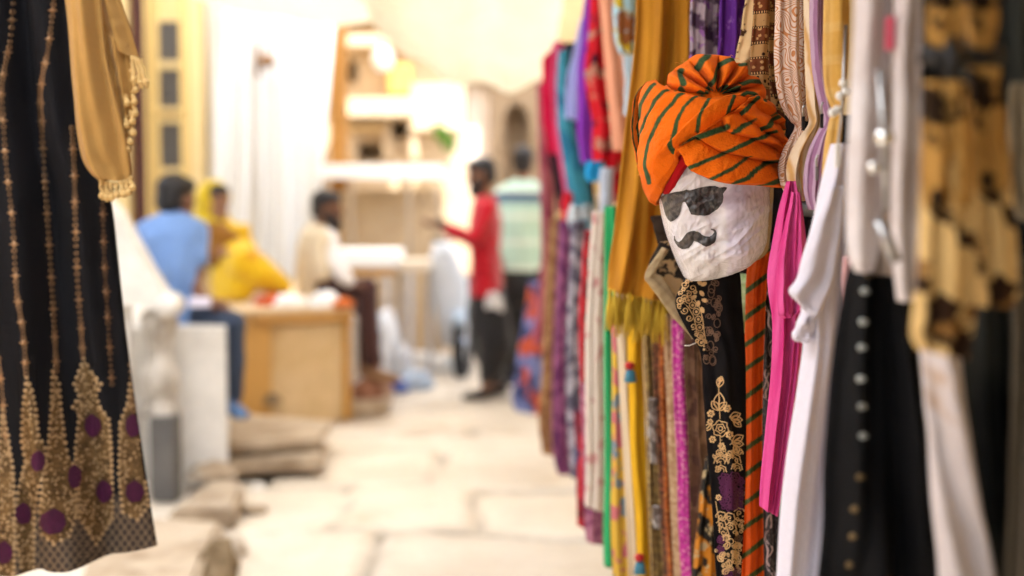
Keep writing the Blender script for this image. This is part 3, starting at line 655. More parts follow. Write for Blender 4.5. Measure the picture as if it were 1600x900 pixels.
# --- turban
tr_ = thing('turban', P(1112, 240, YH), 'orange turban with green stripes wrapped on the display head', 'turban')
ORG, GRN, RED = (.90, .165, .006), (.040, .085, .030), (.40, .008, .012)
nb = NB('orange green leheriya cotton'); c = nb.col(); u = nb.ob(); n2 = nb.noise(u, 520, 2); n1 = nb.noise(u, 30, 4, .6)
c = nb.mix(1.0, c, nb.mix(n2, (.86,) * 3, (1.12,) * 3), 'MULTIPLY'); c = nb.mix(1.0, c, nb.mix(n1, (.9,) * 3, (1.06,) * 3), 'MULTIPLY')
nb.done(c, .8, nb.math('ADD', nb.math('MULTIPLY', n2, .25), nb.math('ADD', nb.noise(u, 55, 4, .6, .5), nb.math('MULTIPLY', nb.noise(u, 170, 3, .6, .8), .4))), .65, .008, sheen=.03, spec=.06)
m_turb = nb.m
m_red = fabric('red lining cotton', RED, None, sheen=.05)
def striper(lines, w=4.6, jit=.0):
    def f(x, y):
        d = min((dseg(x + 1.2 * mnoise.noise(Vector((x * .06, y * .06, 1))), y + 1.2 * mnoise.noise(Vector((x * .06, y * .06, 5))), l) / k for l, k in lines), default=99)
        t = 1 - sstep(w / 2 - .7, w / 2 + .7, d); v = .93 + .14 * mnoise.noise(Vector((x * .03, y * .03, 0)))
        return tuple(lerp(a, b, t) * v for a, b in zip(ORG, GRN))
    return f
trow = [(1052, 130, 1160, 128), (1014, 134, 1186, 148), (1001, 155, 1198, 168), (998, 185, 1212, 188), (998, 215, 1221, 212), (1000, 245, 1223, 240), (1003, 270, 1223, 264), (1010, 298, 1221, 288), (1018, 318, 1218, 300), (1026, 335, 1214, 312)]
DV, DF = dome(trow, lambda t: .128 * (.45 + .55 * math.sin(math.pi * min(.5, t + .05))) , 96, 2.15, nv=80)
DV, DF = dome([(l + 16, a, r - 18, b_) for l, a, r, b_ in trow], lambda t: .122 * (.45 + .55 * math.sin(math.pi * min(.5, t + .05))), 96, 2.15, nv=80)
TB = BVHTree.FromPolygons(DV, DF)
def dome_at(px_, py_, off):
    x, y = px_, py_
    for it in range(60):
        d = ray(x, y).normalized(); p, nr, _, _ = TB.ray_cast(Vector((0, 0, CAMZ)), d)
        if p is not None:
            if nr.dot(d) > 0: nr = -nr
            q = p + nr * off
            return q + Vector((0, .0035 * it, 0))
        x += (1110 - x) * .012; y += (225 - y) * .012
    return P(px_, py_, YH)
def patch(name, grid, m, parent, nu, nv, layer, bul, paint, thick=.004, extra=None, shingle=0.0):
    """a wrap of cloth laid on the head: grid of picture points (rows top to bottom), offset layer + bulge"""
    V, COL, F = [], [], []
    def pt(u, v):
        x, y = crom([crom(r_, u) for r_ in grid], v); return (x if x < 1192 else 1192 + (x - 1192) * .62), y
    top = []
    for i in range(nv + 1):
        for j in range(nu + 1):
            u, v = j / nu, i / nv; x, y = pt(u, v)
            off = layer + bul * (max(0, 4 * v * (1 - v))) ** .6 + shingle * v * sstep(1, .93, v) - .004 * (1 - sstep(0, .06, min(v, 1 - v)))
            off += .0020 * mnoise.noise(Vector((x * .055, y * .055, layer * 900))) + .0022 * abs(mnoise.noise(Vector((x * .11 + y * .05, y * .035 - x * .03, 3))))
            if extra: off += extra(u, v, x, y)
            V.append(dome_at(x, y, off)); COL.append(paint(x, y))
    N = len(V); cen = Vector((px(1112, YH), YH + .01, P(1112, 225, YH).z))
    V += [v + (cen - v).normalized() * (thick + .004) for v in V[:N]]; COL += COL[:N]
    w_ = nu + 1
    for i in range(nv):
        for j in range(nu):
            q = (i * w_ + j, (i + 1) * w_ + j, (i + 1) * w_ + j + 1, i * w_ + j + 1); F.append(q); F.append(tuple(k + N for k in q[::-1]))
    for i in range(nv):
        for j in (0, nu):
            q = (i * w_ + j, (i + 1) * w_ + j, (i + 1) * w_ + j + N, i * w_ + j + N); F.append(q if j else q[::-1])
    for j in range(nu):
        for i in (0, nv):
            q = (i * w_ + j, i * w_ + j + 1, i * w_ + j + 1 + N, i * w_ + j + N); F.append(q if i == 0 else q[::-1])
    return obj(name, V, F, m, parent, col=COL)
# inner crown and the back of the wrap
def shrink(rows, k): return [(l + k, a, r - k, b) for l, a, r, b in rows]
gen = striper([], 4)
def backstripe(x, y):
    t = (x * .5 + y * .87) % 25; s = 1 if t < 5 else 0; return tuple(lerp(a, b, s) for a, b in zip(ORG, GRN))
V, F = dome(shrink(trow[:6], 25), lambda t: .118 * (.45 + .55 * math.sin(math.pi * min(.5, t * .55 + .05))), 64, 2.15, nv=40)
obj('crown', V, F, m_turb, tr_, col=[backstripe(*proj(v)) for v in V])
V, F = [], []; n = 40
for i in range(31):
    lx, ly, rx, ry = crom(shrink(trow[3:], 19), i / 30); A, B = P(lx, ly, YH), P(rx, ry, YH); c_ = (A + B) / 2; e = (B - A) / 2
    for s in (1, .95):
        for k in range(n + 1):
            q = math.pi * (k / n) * 1.08 - .12; V.append(c_ + e * math.cos(q) * s + Vector((0, .115 * math.sin(q) * s, 0)))
w_ = 2 * (n + 1)
for i in range(30):
    for k in range(n):
        F.append((i * w_ + k, i * w_ + k + 1, (i + 1) * w_ + k + 1, (i + 1) * w_ + k)); F.append((i * w_ + n + 1 + k, (i + 1) * w_ + n + 1 + k, (i + 1) * w_ + n + 2 + k, i * w_ + n + 2 + k))
obj('back_wrap', V, F, m_turb, tr_, col=[backstripe(*proj(v)) for v in V])
# front left wrap
g1 = [[(1012, 131), (1030, 134), (1050, 142), (1075, 150), (1110, 155), (1145, 156), (1172, 158)],
      [(999, 162), (1014, 166), (1034, 173), (1058, 181), (1084, 186), (1108, 185), (1132, 183)],
      [(997, 212), (1009, 219), (1023, 226), (1039, 230), (1056, 230), (1067, 227), (1078, 220)],
      [(1003, 270), (1010, 274), (1019, 274), (1031, 264), (1046, 249), (1058, 240), (1071, 229)],
      [(1026, 331), (1028, 325), (1032, 313), (1040, 293), (1050, 272), (1060, 253), (1069, 236)]]
SL = [([(1018, 134), (1010, 148), (1001, 172), (999, 210), (1004, 262), (1013, 300)], .7), ([(1033, 140), (1018, 165), (1011, 195), (1010, 235), (1012, 275), (1022, 322)], 1), ([(1048, 145), (1035, 160), (1022, 186), (1016, 205), (1012, 232)], 1.0),
      ([(1070, 150), (1052, 175), (1040, 195), (1030, 222), (1026, 250), (1029, 282)], 1.15), ([(1089, 155), (1075, 172), (1068, 192), (1063, 215), (1060, 238)], 1.15), ([(1108, 157), (1099, 178), (1093, 206)], 1.1), ([(1140, 157), (1137, 172), (1132, 188)], 1.2)]
def ex1(u, v, x, y):                          # slanting pleats of the big wrap
    k = u * 2.6 + v * .8; f_ = k - math.floor(k); return .0085 * sstep(0, .10, f_) * (1 - f_) * (1 - .5 * v) + .003 * math.sin(u * 9 + v * 5)
patch('front_wrap', g1, m_turb, tr_, 150, 150, .006, .010, striper(SL), extra=ex1)
# red lining under its edge
patch('red_lining', [[(1022, 330), (1026, 312), (1034, 290), (1044, 268), (1056, 248), (1066, 231)], [(1034, 331), (1040, 312), (1048, 294), (1058, 276), (1069, 260), (1081, 247)]], m_red, tr_, 50, 10, -.004, .002, lambda x, y: RED)
# pleats sweeping to the right, each tucked under the one above
EA = [(1070, 230), (1088, 215), (1104, 225), (1126, 238), (1162, 247), (1204, 256), (1226, 259)]
EB = [(1075, 226), (1122, 191), (1133, 206), (1165, 216), (1176, 221), (1201, 231), (1226, 242)]
EC = [(1120, 193), (1146, 180), (1154, 187), (1166, 195), (1179, 204), (1197, 215), (1226, 228)]
ED = [(1146, 180), (1159, 169), (1170, 173), (1186, 184), (1198, 193), (1210, 200), (1224, 208)]
EE = [(1158, 170), (1165, 158), (1176, 159), (1184, 164), (1196, 175), (1208, 186), (1220, 200)]
EL = [(1070, 231), (1082, 262), (1095, 274), (1118, 283), (1145, 288), (1182, 290), (1224, 294)]
def dz(l, oy=195): return [(985 + x / 6.4, oy + y / 6.4) for x, y in l]
SR = [(dz([(545, 205), (600, 165), (660, 130)]), 1), (dz([(640, 430), (760, 365), (920, 290), (1050, 220), (1190, 150), (1310, 100)]), 1.15), (dz([(815, 545), (970, 450), (1130, 335)]), 1), (dz([(1020, 585), (1110, 530), (1200, 440), (1300, 380), (1400, 360), (1490, 290)]), 1.2), (dz([(1270, 600), (1380, 540), (1420, 470), (1480, 450)]), 1.5),
      (dz([(700, 130), (800, 85), (930, 45)]), 1.7), (dz([(1000, 80), (1070, 40), (1150, 0)]), 1), (dz([(1240, 60), (1310, 20), (1350, -20)]), 1.1), (dz([(1430, 130), (1460, 90)]), 1.3), (dz([(1480, 240), (1500, 200)]), 1.2),
      (dz([(1070, 690), (1120, 640), (1170, 600)], 75), 1.1), (dz([(1130, 580), (1140, 540)], 75), .8), (dz([(1230, 620), (1260, 570)], 75), 1.1), (dz([(1340, 710), (1370, 660)], 75), 1.2), (dz([(1010, 850), (1070, 800), (1150, 770)], 75), 1.1), (dz([(1250, 825), (1330, 760)], 75), 1.1), (dz([(1480, 830), (1470, 780)], 75), 1.3)]
pr = striper(SR, 5.2)
for k, (a_, b_, lay) in enumerate(((EA, EL, .004), (EB, EA, .006), (EC, EB, .008), (ED, EC, .009), (EE, ED, .010))):
    # overlap a little under the band above
    up = [(x, y - 3) for x, y in a_]; dn = b_
    patch('side_pleat', [up, [((p[0] + q[0]) / 2, (p[1] + q[1]) / 2) for p, q in zip(a_, b_)], dn], m_turb, tr_, 110, 40 if k else 60, lay, .004 if k else .008, pr, shingle=.014, extra=lambda u, v, x, y: .0015 * math.sin(u * 23 + v * 3))
# fan rosette on top
Cx, Cy = 985 + 815 / 6.4, 75 + 505 / 6.4
RA = [(172, 395), (160, 480), (152, 500), (143, 478), (127, 452), (110, 466), (95, 437), (80, 437), (63, 450), (56, 428), (52, 450), (46, 490), (39, 455), (34, 428), (22, 507), (8, 540), (-6, 520), (-10, 300)]
def Rof(a):
    for (a0, r0), (a1, r1) in zip(RA, RA[1:]):
        if a0 >= a >= a1: t = (a0 - a) / (a0 - a1); return lerp(r0, r1, t * t * (3 - 2 * t)) / 6.4
    return (395 if a > 90 else 300) / 6.4
VAL = [174, 143, 122, 82, 54, 33, 15, -10]
def lobe(a):
    for a0, a1 in zip(VAL, VAL[1:]):
        if a0 >= a >= a1: return math.sin(math.pi * (a0 - a) / (a0 - a1)) ** .55 * (.75 + .25 * min(1, (a0 - a1) / 35))
    return 0
RS = [(dz([(485, 240), (480, 300), (490, 380)], 75), 1.8), (dz([(645, 225), (680, 150), (765, 78)], 75), 1.9), (dz([(725, 440), (790, 340), (820, 245), (860, 185), (930, 150), (1030, 120)], 75), 1.5), (dz([(710, 480), (735, 430)], 75), 1.5), (dz([(830, 450), (900, 415)], 75), 1.6), (dz([(885, 470), (950, 450), (1025, 430)], 75), 1.8), (dz([(1060, 385), (1150, 355), (1285, 345)], 75), 1.4), (dz([(1060, 500), (1110, 470), (1180, 480), (1265, 530)], 75), 1.3), (dz([(1080, 180), (1160, 160)], 75), 1.4), (dz([(470, 420), (500, 450)], 75), 1.2), (dz([(640, 470), (690, 490)], 75), 1.2)]
prs = striper(RS, 5.0); V, COL, F = [], [], []; na, nr = 260, 70
for s in (0, 1):
    for i in range(na + 1):
        a = lerp(174, -10, i / na); R_ = Rof(a); lb = lobe(a)
        for j in range(nr + 1):
            q = j / nr; r_ = R_ * (q ** .9); x, y = Cx + r_ * math.cos(rad(a)), Cy - r_ * math.sin(rad(a))
            bulge = math.sin(math.pi * min(1, q ** .75)) ** .6 * (.012 + .048 * lb) + .012 * (1 - q) * 0
            yy = YH - .055 - bulge if s == 0 else YH - .045 + .7 * bulge
            p = P(x, y, YH - .05); V.append(Vector((p.x, yy, p.z)) + Vector((0, .0025 * mnoise.noise(Vector((x * .08, y * .08, 3))), 0))); COL.append(prs(x, y))
K = (na + 1) * (nr + 1)
for i in range(na):
    for j in range(nr):
        q = (i * (nr + 1) + j, (i + 1) * (nr + 1) + j, (i + 1) * (nr + 1) + j + 1, i * (nr + 1) + j + 1); F.append(q[::-1]); F.append(tuple(k + K for k in q))
obj('rosette', V, F, m_turb, tr_, col=COL)
rv = MB()
rn = random.Random(3)
for k in range(26):                            # stray threads along the frayed edges
    x0, y0 = rn.choice([(1062 + rn.random() * 10, 96 + rn.random() * 6), (1138 + rn.random() * 12, 86 + rn.random() * 8), (1190 + rn.random() * 30, 165 + rn.random() * 35), (1000 + rn.random() * 4, 240 + rn.random() * 50)])
    p = P(x0, y0, YH - .05 if y0 < 120 else YH - .02); d = Vector((rn.uniform(-1, 1), rn.uniform(-.4, .4), rn.uniform(-.2, 1))) * rn.uniform(.004, .010); rv.tube([p, p + d * .6 + Vector((0, 0, .001)), p + d + Vector((rn.uniform(-.003, .003), 0, -.001))], .0004, 4)
rv.build('frayed_thread', fabric('orange thread', (.8, .3, .06), None), tr_)
# turban tail hanging down beside the black dress
trl = [(1170, 398, 1212, 385), (1166, 440, 1200, 430), (1164, 520, 1195, 520), (1163, 620, 1192, 620), (1161, 720, 1191, 720), (1159, 820, 1193, 820), (1157, 915, 1194, 915)]
def tailp(x, y):
    t = (y + (x - 1165) * .72 + 5 * mnoise.noise(Vector((y * .02, 0, 0)))) % 41; s = 1 if t < 9.5 else 0; v = .92 + .1 * mnoise.noise(Vector((x * .05, y * .03, 0)))
    return tuple(lerp(a, b, s) * v for a, b in zip((.74, .10, .01), (.06, .085, .025)))
cloth('tail', YH + .10, trl, m_turb, tr_, depth=.012, folds=((1.6, .006), (3.4, .004)), nu=36, nv=420, seed=3, paint=tailp, wav=.6)
# ---------------------------------------------------------------- clothes on the racks at the right
GR = 'garments hung on the right hand racks'
def hang(name, Y, rows, m, label, cat, **k):
    o = cloth(name, Y, rows, m, **k); return tag(o, label, cat, GR)
rail = MB(); rail.tube([(.46, .75, 2.02), (.40, 2.4, 2.12), (.36, 4.4, 2.2), (.34, 8.2, 2.26)], .012, 8); tag(rail.build('clothes_rail', m_steel), 'thin steel rail that the upper scarves hang from', 'rail')
rail = MB(); rail.tube([(.60, .75, 1.40), (.52, 2.3, 1.43), (.42, 4.2, 1.43), (.38, 7.8, 1.43)], .012, 8); tag(rail.build('clothes_rail', m_steel), 'lower steel rail hidden behind the hanging garments', 'rail')
# nearest, far out of focus
hang('coat', 1.30, [(1500, -60, 1640, -60), (1498, 200, 1640, 200), (1490, 500, 1650, 500), (1500, 920, 1660, 920)], fabric('charcoal green wool', (.020, .022, .020), blotch((.012, .013, .013), (.034, .036, .032), 6, .4, .6)), 'dark charcoal green garment at the far right edge of the picture', 'coat', depth=.02, seed=1)
hang('scarf', 1.24, [(1578, 130, 1640, 130), (1574, 200, 1640, 200), (1576, 290, 1640, 290), (1590, 345, 1640, 345)], fabric('olive grey cloth', (.16, .13, .085)), 'small olive grey cloth on the right edge beside the leopard print', 'scarf', depth=.01, seed=2)
hang('scarf', 1.25, [(1582, 400, 1650, 400), (1578, 640, 1650, 640), (1570, 920, 1650, 920)], fabric('olive brown cloth', (.075, .062, .045)), 'long dull brown cloth low on the right edge', 'scarf', depth=.01, seed=2)
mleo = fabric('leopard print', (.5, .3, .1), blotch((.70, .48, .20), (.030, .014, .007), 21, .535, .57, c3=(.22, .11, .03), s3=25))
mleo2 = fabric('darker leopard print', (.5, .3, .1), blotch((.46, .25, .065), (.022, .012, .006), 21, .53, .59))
t = thing('leopard_scarf', P(1478, 555, 1.15), 'tan leopard print scarf with a ragged lower end, left of the two', 'scarf', GR)
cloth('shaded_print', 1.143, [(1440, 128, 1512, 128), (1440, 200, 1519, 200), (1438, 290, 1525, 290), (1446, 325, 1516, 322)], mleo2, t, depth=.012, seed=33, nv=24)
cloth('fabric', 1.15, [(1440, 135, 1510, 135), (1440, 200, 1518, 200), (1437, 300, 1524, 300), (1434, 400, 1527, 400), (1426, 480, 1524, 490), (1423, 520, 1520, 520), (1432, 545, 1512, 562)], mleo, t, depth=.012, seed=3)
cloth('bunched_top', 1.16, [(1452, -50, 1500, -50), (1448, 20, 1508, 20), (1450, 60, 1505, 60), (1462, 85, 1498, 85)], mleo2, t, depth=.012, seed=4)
b = MB(); b.tube([P(1440, 85, 1.16), P(1480, 92, 1.15), P(1512, 88, 1.16)], .008); b.tube([P(1486, 60, 1.15), P(1488, 140, 1.14)], .006); b.build('hanger_clip', m_black, t)
t = thing('leopard_scarf', P(1550, 478, 1.17), 'tan leopard print scarf with a shorter square end, right of the two', 'scarf', GR)
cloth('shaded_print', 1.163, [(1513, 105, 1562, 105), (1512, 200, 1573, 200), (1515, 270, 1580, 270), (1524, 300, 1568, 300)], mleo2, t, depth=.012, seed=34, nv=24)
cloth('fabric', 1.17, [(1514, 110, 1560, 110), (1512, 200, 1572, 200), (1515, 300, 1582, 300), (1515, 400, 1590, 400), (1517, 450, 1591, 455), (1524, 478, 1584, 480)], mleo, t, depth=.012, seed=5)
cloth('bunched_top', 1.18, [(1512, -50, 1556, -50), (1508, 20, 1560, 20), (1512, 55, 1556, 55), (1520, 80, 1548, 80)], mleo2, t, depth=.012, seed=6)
b = MB(); b.tube([P(1508, 86, 1.18), P(1530, 92, 1.17), P(1562, 86, 1.18)], .008); b.build('hanger_clip', m_black, t)
hang('shawl', 1.33, [(1438, -50, 1530, -50), (1436, 60, 1570, 60), (1436, 150, 1560, 150)], fabric('black shawl', (.014, .013, .013)), 'black cloth behind the bunched tops of the leopard scarves', 'shawl', depth=.012, seed=9)
mrust = fabric('white cotton with rust print', (.6, .54, .52), blotch((.60, .55, .56), (.46, .30, .18), 8, .62, .70))
hang('trousers', 1.27, [(1436, 520, 1500, 520), (1441, 600, 1506, 600), (1449, 690, 1518, 690), (1457, 800, 1536, 800), (1468, 920, 1560, 920)], mrust, 'greyish white trouser leg with faint brown stains below the leopard print', 'trousers', depth=.02, folds=((1.2, .01),), seed=7)
t = thing('black_tunic', P(1390, 915, 1.42), 'black tunic with a vertical row of silver sequins, beside the white shirt', 'tunic', GR)
o, BB = cloth('fabric', 1.42, [(1345, 385, 1420, 385), (1322, 430, 1425, 425), (1308, 500, 1440, 500), (1296, 600, 1465, 600), (1288, 720, 1490, 720), (1284, 820, 1505, 820), (1276, 920, 1520, 920)], fabric('black crepe', (.012, .012, .013), None, .8, var=.3), t, depth=.02, folds=((2.1, .016), (4.3, .008)), seed=8, bvh=True)
s = Stitch(BB, .0015); s.line([(1352, 430), (1350, 540), (1346, 640), (1340, 760), (1330, 915)], 17); s.build('placket', fabric('grey brown braid', (.13, .115, .095)), t)
msq, mbb = plain('silver sequin', (.36, .38, .36), .3, .6), plain('bronze bead', (.16, .11, .05), .4, .6)
for x, y in ((1352, 455), (1349, 503), (1347, 543), (1345, 592), (1347, 635), (1348, 681)): s = Stitch(BB, .004); s.disc(x, y, 5.5, n=12); s.build('sequin', msq, t)
for x, y in ((1336, 795), (1333, 838), (1328, 882), (1358, 428), (1344, 745)): s = Stitch(BB, .004); s.disc(x, y, 5.5, n=12); s.build('bead', mbb, t)
mpw = fabric('pinkish white sheer cotton', (.66, .60, .61), blotch((.80, .76, .78), (.70, .63, .63), 10, .4, .6), trans=.15)
t = thing('sheer_blouse', P(1360, 420, 1.36), 'blurred pinkish white blouse with a pink tag, left of the metal hanger', 'blouse', GR)
cloth('fabric', 1.36, [(1338, -50, 1398, -50), (1334, 60, 1392, 60), (1328, 180, 1386, 180), (1322, 300, 1380, 300), (1324, 390, 1372, 390), (1336, 425, 1362, 425)], mpw, t, depth=.016, folds=((1.1, .01),), seed=10)
cloth('tan_lining', 1.35, [(1350, -50, 1366, -50), (1350, 80, 1362, 80), (1352, 180, 1360, 180), (1354, 300, 1362, 300)], fabric('tan lining', (.45, .30, .19)), t, depth=.004, seed=10, nv=20)
b = MB(); b.box(P(1384, 78, 1.32), P(1397, 26, 1.325), .002); b.build('pink_tag', plain('pink card', (.72, .10, .18), .6), t, smooth=False)
hang('blouse', 1.33, [(1398, -50, 1440, -50), (1396, 60, 1442, 60), (1394, 180, 1440, 180), (1392, 300, 1442, 300), (1394, 400, 1440, 400), (1400, 470, 1436, 470)], mpw, 'blurred pale blouse between the metal hanger and the leopard print', 'blouse', depth=.016, folds=((1.1, .01),), seed=11)
hang('lining', 1.40, [(1360, -50, 1430, -50), (1360, 150, 1425, 150), (1358, 300, 1425, 300), (1364, 430, 1420, 430)], fabric('beige lining', (.30, .24, .20)), 'beige lining cloth showing between the two pale blouses', 'lining', depth=.01, seed=12)
t = thing('clip_hanger', P(1388, 415, 1.30), 'shiny metal clip hanger between the two pale blouses', 'hanger', 'metal hangers on the right')
b = MB(); b.tube([P(1376, 110, 1.31), P(1382, 220, 1.3), P(1386, 330, 1.3)], .0035); b.tube([P(1374, 345, 1.3), P(1400, 410, 1.29)], .006); b.build('rod', m_steel, t)
for x, y, r_ in ((1383, 215, .009), (1366, 262, .006)): b = MB(); b.ball(P(x, y, 1.3), r_); b.build('clip', plain('bright chrome', (.85, .86, .86), .15, 1), t)
t = thing('clip_hanger', P(1312, 262, 1.72), 'bright white hanger clip above the white shirt', 'hanger', 'metal hangers on the right')
b = MB(); b.box(P(1304, 262, 1.70), P(1313, 224, 1.705), .002); b.build('clip', plain('white enamel', (.9, .9, .9), .2), t, smooth=False)
b = MB(); b.tube([P(1309, 226, 1.705), P(1314, 190, 1.71), P(1318, 130, 1.72), P(1322, 40, 1.75)], .002); b.build('rod', m_steel, t)
for x, y in ((1318, 130), (1322, 143), (1313, 150), (1301, 176), (1308, 172)): b = MB(); b.ball(P(x, y, 1.70), .0055); b.build('bead', m_wpaint, t)
hang('scarf', 1.62, [(1318, 400, 1345, 400), (1314, 480, 1338, 480), (1310, 600, 1334, 600), (1306, 720, 1325, 720), (1300, 800, 1312, 800)], fabric('sheer pink', (.62, .36, .37)), 'thin pale pink scarf between the white shirt and the black tunic', 'scarf', depth=.008, seed=13)
mw = fabric('white poplin', (.74, .72, .83), None, .8, var=.06, trans=.1)
t = thing('white_shirt', P(1262, 915, 1.76), 'long white shirt with a folded sleeve, right of the pink top', 'shirt', GR)
cloth('fabric', 1.76, [(1298, 225, 1345, 225), (1280, 290, 1350, 290), (1266, 360, 1350, 360), (1248, 425, 1348, 425), (1252, 480, 1345, 480), (1256, 530, 1338, 530), (1246, 610, 1330, 610), (1231, 700, 1322, 700), (1219, 800, 1310, 800), (1212, 920, 1292, 920)], mw, t, depth=.022, folds=((1.3, .016), (3.1, .006)), seed=14)
cloth('sleeve', 1.725, [(1292, 290, 1320, 290), (1268, 360, 1315, 360), (1246, 430, 1305, 430), (1233, 455, 1288, 480), (1250, 476, 1275, 500), (1262, 484, 1268, 506)], mw, t, depth=.014, folds=((1.1, .006),), seed=15, nv=40)
cloth('cuff', 1.74, [(1258, 474, 1276, 474), (1246, 500, 1276, 500), (1237, 522, 1268, 526), (1240, 532, 1262, 536)], mw, t, depth=.012, folds=((1.1, .003),), seed=16, nv=24)
# pink top
def pinkp(x, y):
    v = .5 + .5 * mnoise.noise(Vector((x * .09 + y * .012, y * .006, 2))); return (lerp(.50, .72, v), lerp(.010, .12, v), lerp(.15, .36, v))  # pale lit faces and deep shaded folds put into the pink
mpk = fabric('magenta cotton', (.75, .04, .26), vpaint, .8, sheen=.1, wr=1.0)
t = thing('pink_top', P(1215, 806, 2.02), 'bright magenta pink cotton top hanging right of the turban', 'top', GR)
cloth('fabric', 2.02, [(1230, 283, 1243, 283), (1219, 320, 1252, 320), (1208, 370, 1258, 370), (1199, 420, 1262, 420), (1200, 455, 1262, 455), (1206, 500, 1258, 492), (1204, 560, 1251, 560), (1197, 650, 1240, 650), (1190, 740, 1228, 740), (1187, 790, 1216, 806)], mpk, t, depth=.016, folds=((1.7, .016), (3.3, .012), (6.1, .005)), nu=60, nv=130, seed=17, paint=pinkp)
cloth('sleeve', 1.985, [(1236, 300, 1250, 300), (1226, 350, 1257, 350), (1216, 400, 1262, 400), (1212, 450, 1262, 450), (1214, 485, 1258, 480), (1222, 498, 1250, 490)], mpk, t, depth=.010, folds=((1.5, .009), (3.2, .008), (5.5, .004)), nu=40, nv=60, seed=18, paint=pinkp)
# lace strip
o, BL = cloth('lace_scarf', 2.40, [(1180, 380, 1222, 380), (1185, 520, 1220, 520), (1188, 700, 1222, 700), (1190, 920, 1224, 920)], fabric('charcoal lace', (.05, .045, .045), contour((.045, .04, .042), (.085, .075, .075), 80, 4, .12)), depth=.012, seed=19, bvh=True); tag(o, 'charcoal lace scarf beside the hanging turban tail', 'scarf', GR)
s = Stitch(BL, .002); pts = [(1203 + 6 * math.sin(y * .05) + 3 * math.sin(y * .17), y) for y in range(440, 905, 6)]; s.line(pts, 1.6); s.line([(x + 6 * math.sin(y * .09), y) for x, y in pts], 1.0)
sq = s.build('embroidery', fabric('pink thread', (.45, .33, .32)), o)
# printed scarves above
CRM = (.62, .42, .20)
hang('scarf', 2.33, [(1170, -50, 1200, -50), (1160, 30, 1196, 30), (1151, 80, 1190, 80), (1148, 105, 1186, 105), (1150, 150, 1190, 150)], fabric('cream blossom print', CRM, flowers((.66, .46, .24), (.075, .03, .014), (.20, .09, .04), 34, (.10, .04, .02))), 'cream scarf printed with dark brown blossoms, behind the turban', 'scarf', depth=.012, folds=((1.2, .006),), seed=20, nu=30)
mband = fabric('brown block print', CRM, bands((.44, .25, .10), (.15, .042, .015), (.030, .013, .009), 21))
hang('scarf', 2.27, [(1180, -50, 1206, -50), (1177, 30, 1203, 30), (1173, 90, 1201, 90), (1174, 130, 1203, 130), (1180, 180, 1206, 180), (1192, 215, 1210, 215)], mband, 'dark brown block printed scarf with dotted bands, first fold', 'scarf', depth=.012, folds=((.9, .006),), seed=21, nu=36, nv=90)
hang('scarf', 2.30, [(1196, -50, 1216, -50), (1196, 60, 1214, 60), (1198, 120, 1218, 120), (1202, 170, 1224, 170), (1210, 205, 1228, 205)], fabric('darker brown block print', CRM, bands((.34, .19, .07), (.09, .026, .012), (.025, .012, .009), 22)), 'darker block printed scarf tucked behind the pink maze print', 'scarf', depth=.012, folds=((.9, .004),), seed=22, nu=30)
mmaze = fabric('peach maze print', (.7, .55, .46), contour((.66, .52, .44), (.46, .19, .075), 24, 22, .16), var=.08)
PR = [(1212, -50, 1250, -50), (1211, 30, 1249, 30), (1209, 90, 1249, 90), (1213, 140, 1252, 140), (1221, 168, 1254, 172), (1234, 188, 1252, 190), (1242, 196, 1252, 197), (1234, 214, 1256, 214), (1223, 236, 1262, 236), (1216, 262, 1258, 262), (1219, 288, 1252, 290), (1230, 308, 1246, 310), (1238, 318, 1243, 318)]
hang('scarf', 2.12, PR, mmaze, 'pale peach scarf with rusty maze print, gathered in a clip', 'scarf', depth=.022, folds=((1.2, .012), (3.1, .004)), nu=50, nv=160, seed=23, uvw=.05)
hang('scarf', 2.15, [(1244, -50, 1262, -50), (1245, 60, 1262, 60), (1247, 140, 1264, 140), (1250, 185, 1262, 190)], mmaze, 'narrow second fold of peach maze print, left of the mauve stripe', 'scarf', depth=.010, folds=((.8, .004),), seed=24)
CR2 = [(1254, -50, 1276, -50), (1256, 60, 1278, 60), (1258, 120, 1284, 120), (1260, 165, 1288, 165), (1264, 192, 1288, 192), (1248, 214, 1290, 214), (1234, 242, 1284, 242), (1229, 270, 1276, 270), (1234, 296, 1268, 296), (1244, 314, 1258, 314)]
hang('scarf', 2.06, CR2, fabric('cream ochre silk', (.66, .50, .30), stripes((.66, .53, .38), (.52, .30, .11), 75, .4, 8, .012, .15)), 'cream and ochre scarf knotted beside the pink maze print', 'scarf', depth=.032, folds=((1.3, .010), (3.2, .006), (6, .003)), nu=40, seed=25, nv=90)
MV = [(1266, -50, 1286, -50), (1266, 50, 1284, 50), (1270, 110, 1292, 110), (1280, 160, 1297, 165), (1286, 188, 1296, 190), (1277, 206, 1294, 206), (1264, 235, 1294, 235), (1256, 270, 1291, 270), (1256, 300, 1284, 300), (1264, 328, 1274, 328)]
hang('scarf', 1.97, MV, fabric('mauve stripe silk', (.30, .16, .26), stripes((.25, .12, .22), (.40, .27, .38), 120, .4, 0, .006)), 'mauve and lilac striped scarf gathered by a black clip', 'scarf', depth=.028, folds=((1.5, .010), (3.4, .007), (6.3, .003)), nu=40, seed=26, nv=90)
OC = [(1288, -50, 1326, -50), (1286, 40, 1327, 40), (1286, 100, 1325, 100), (1291, 145, 1322, 145), (1299, 172, 1316, 172), (1294, 195, 1316, 195), (1287, 235, 1312, 235), (1284, 275, 1302, 275), (1288, 300, 1298, 300)]
hang('scarf', 1.86, OC, fabric('ochre check cotton', (.60, .36, .10), check((.55, .31, .07), (.60, .38, .13), 32, 24, .35)), 'ochre yellow checked scarf near the white hanger beads', 'scarf', depth=.02, folds=((1.1, .006),), seed=27, nv=90)
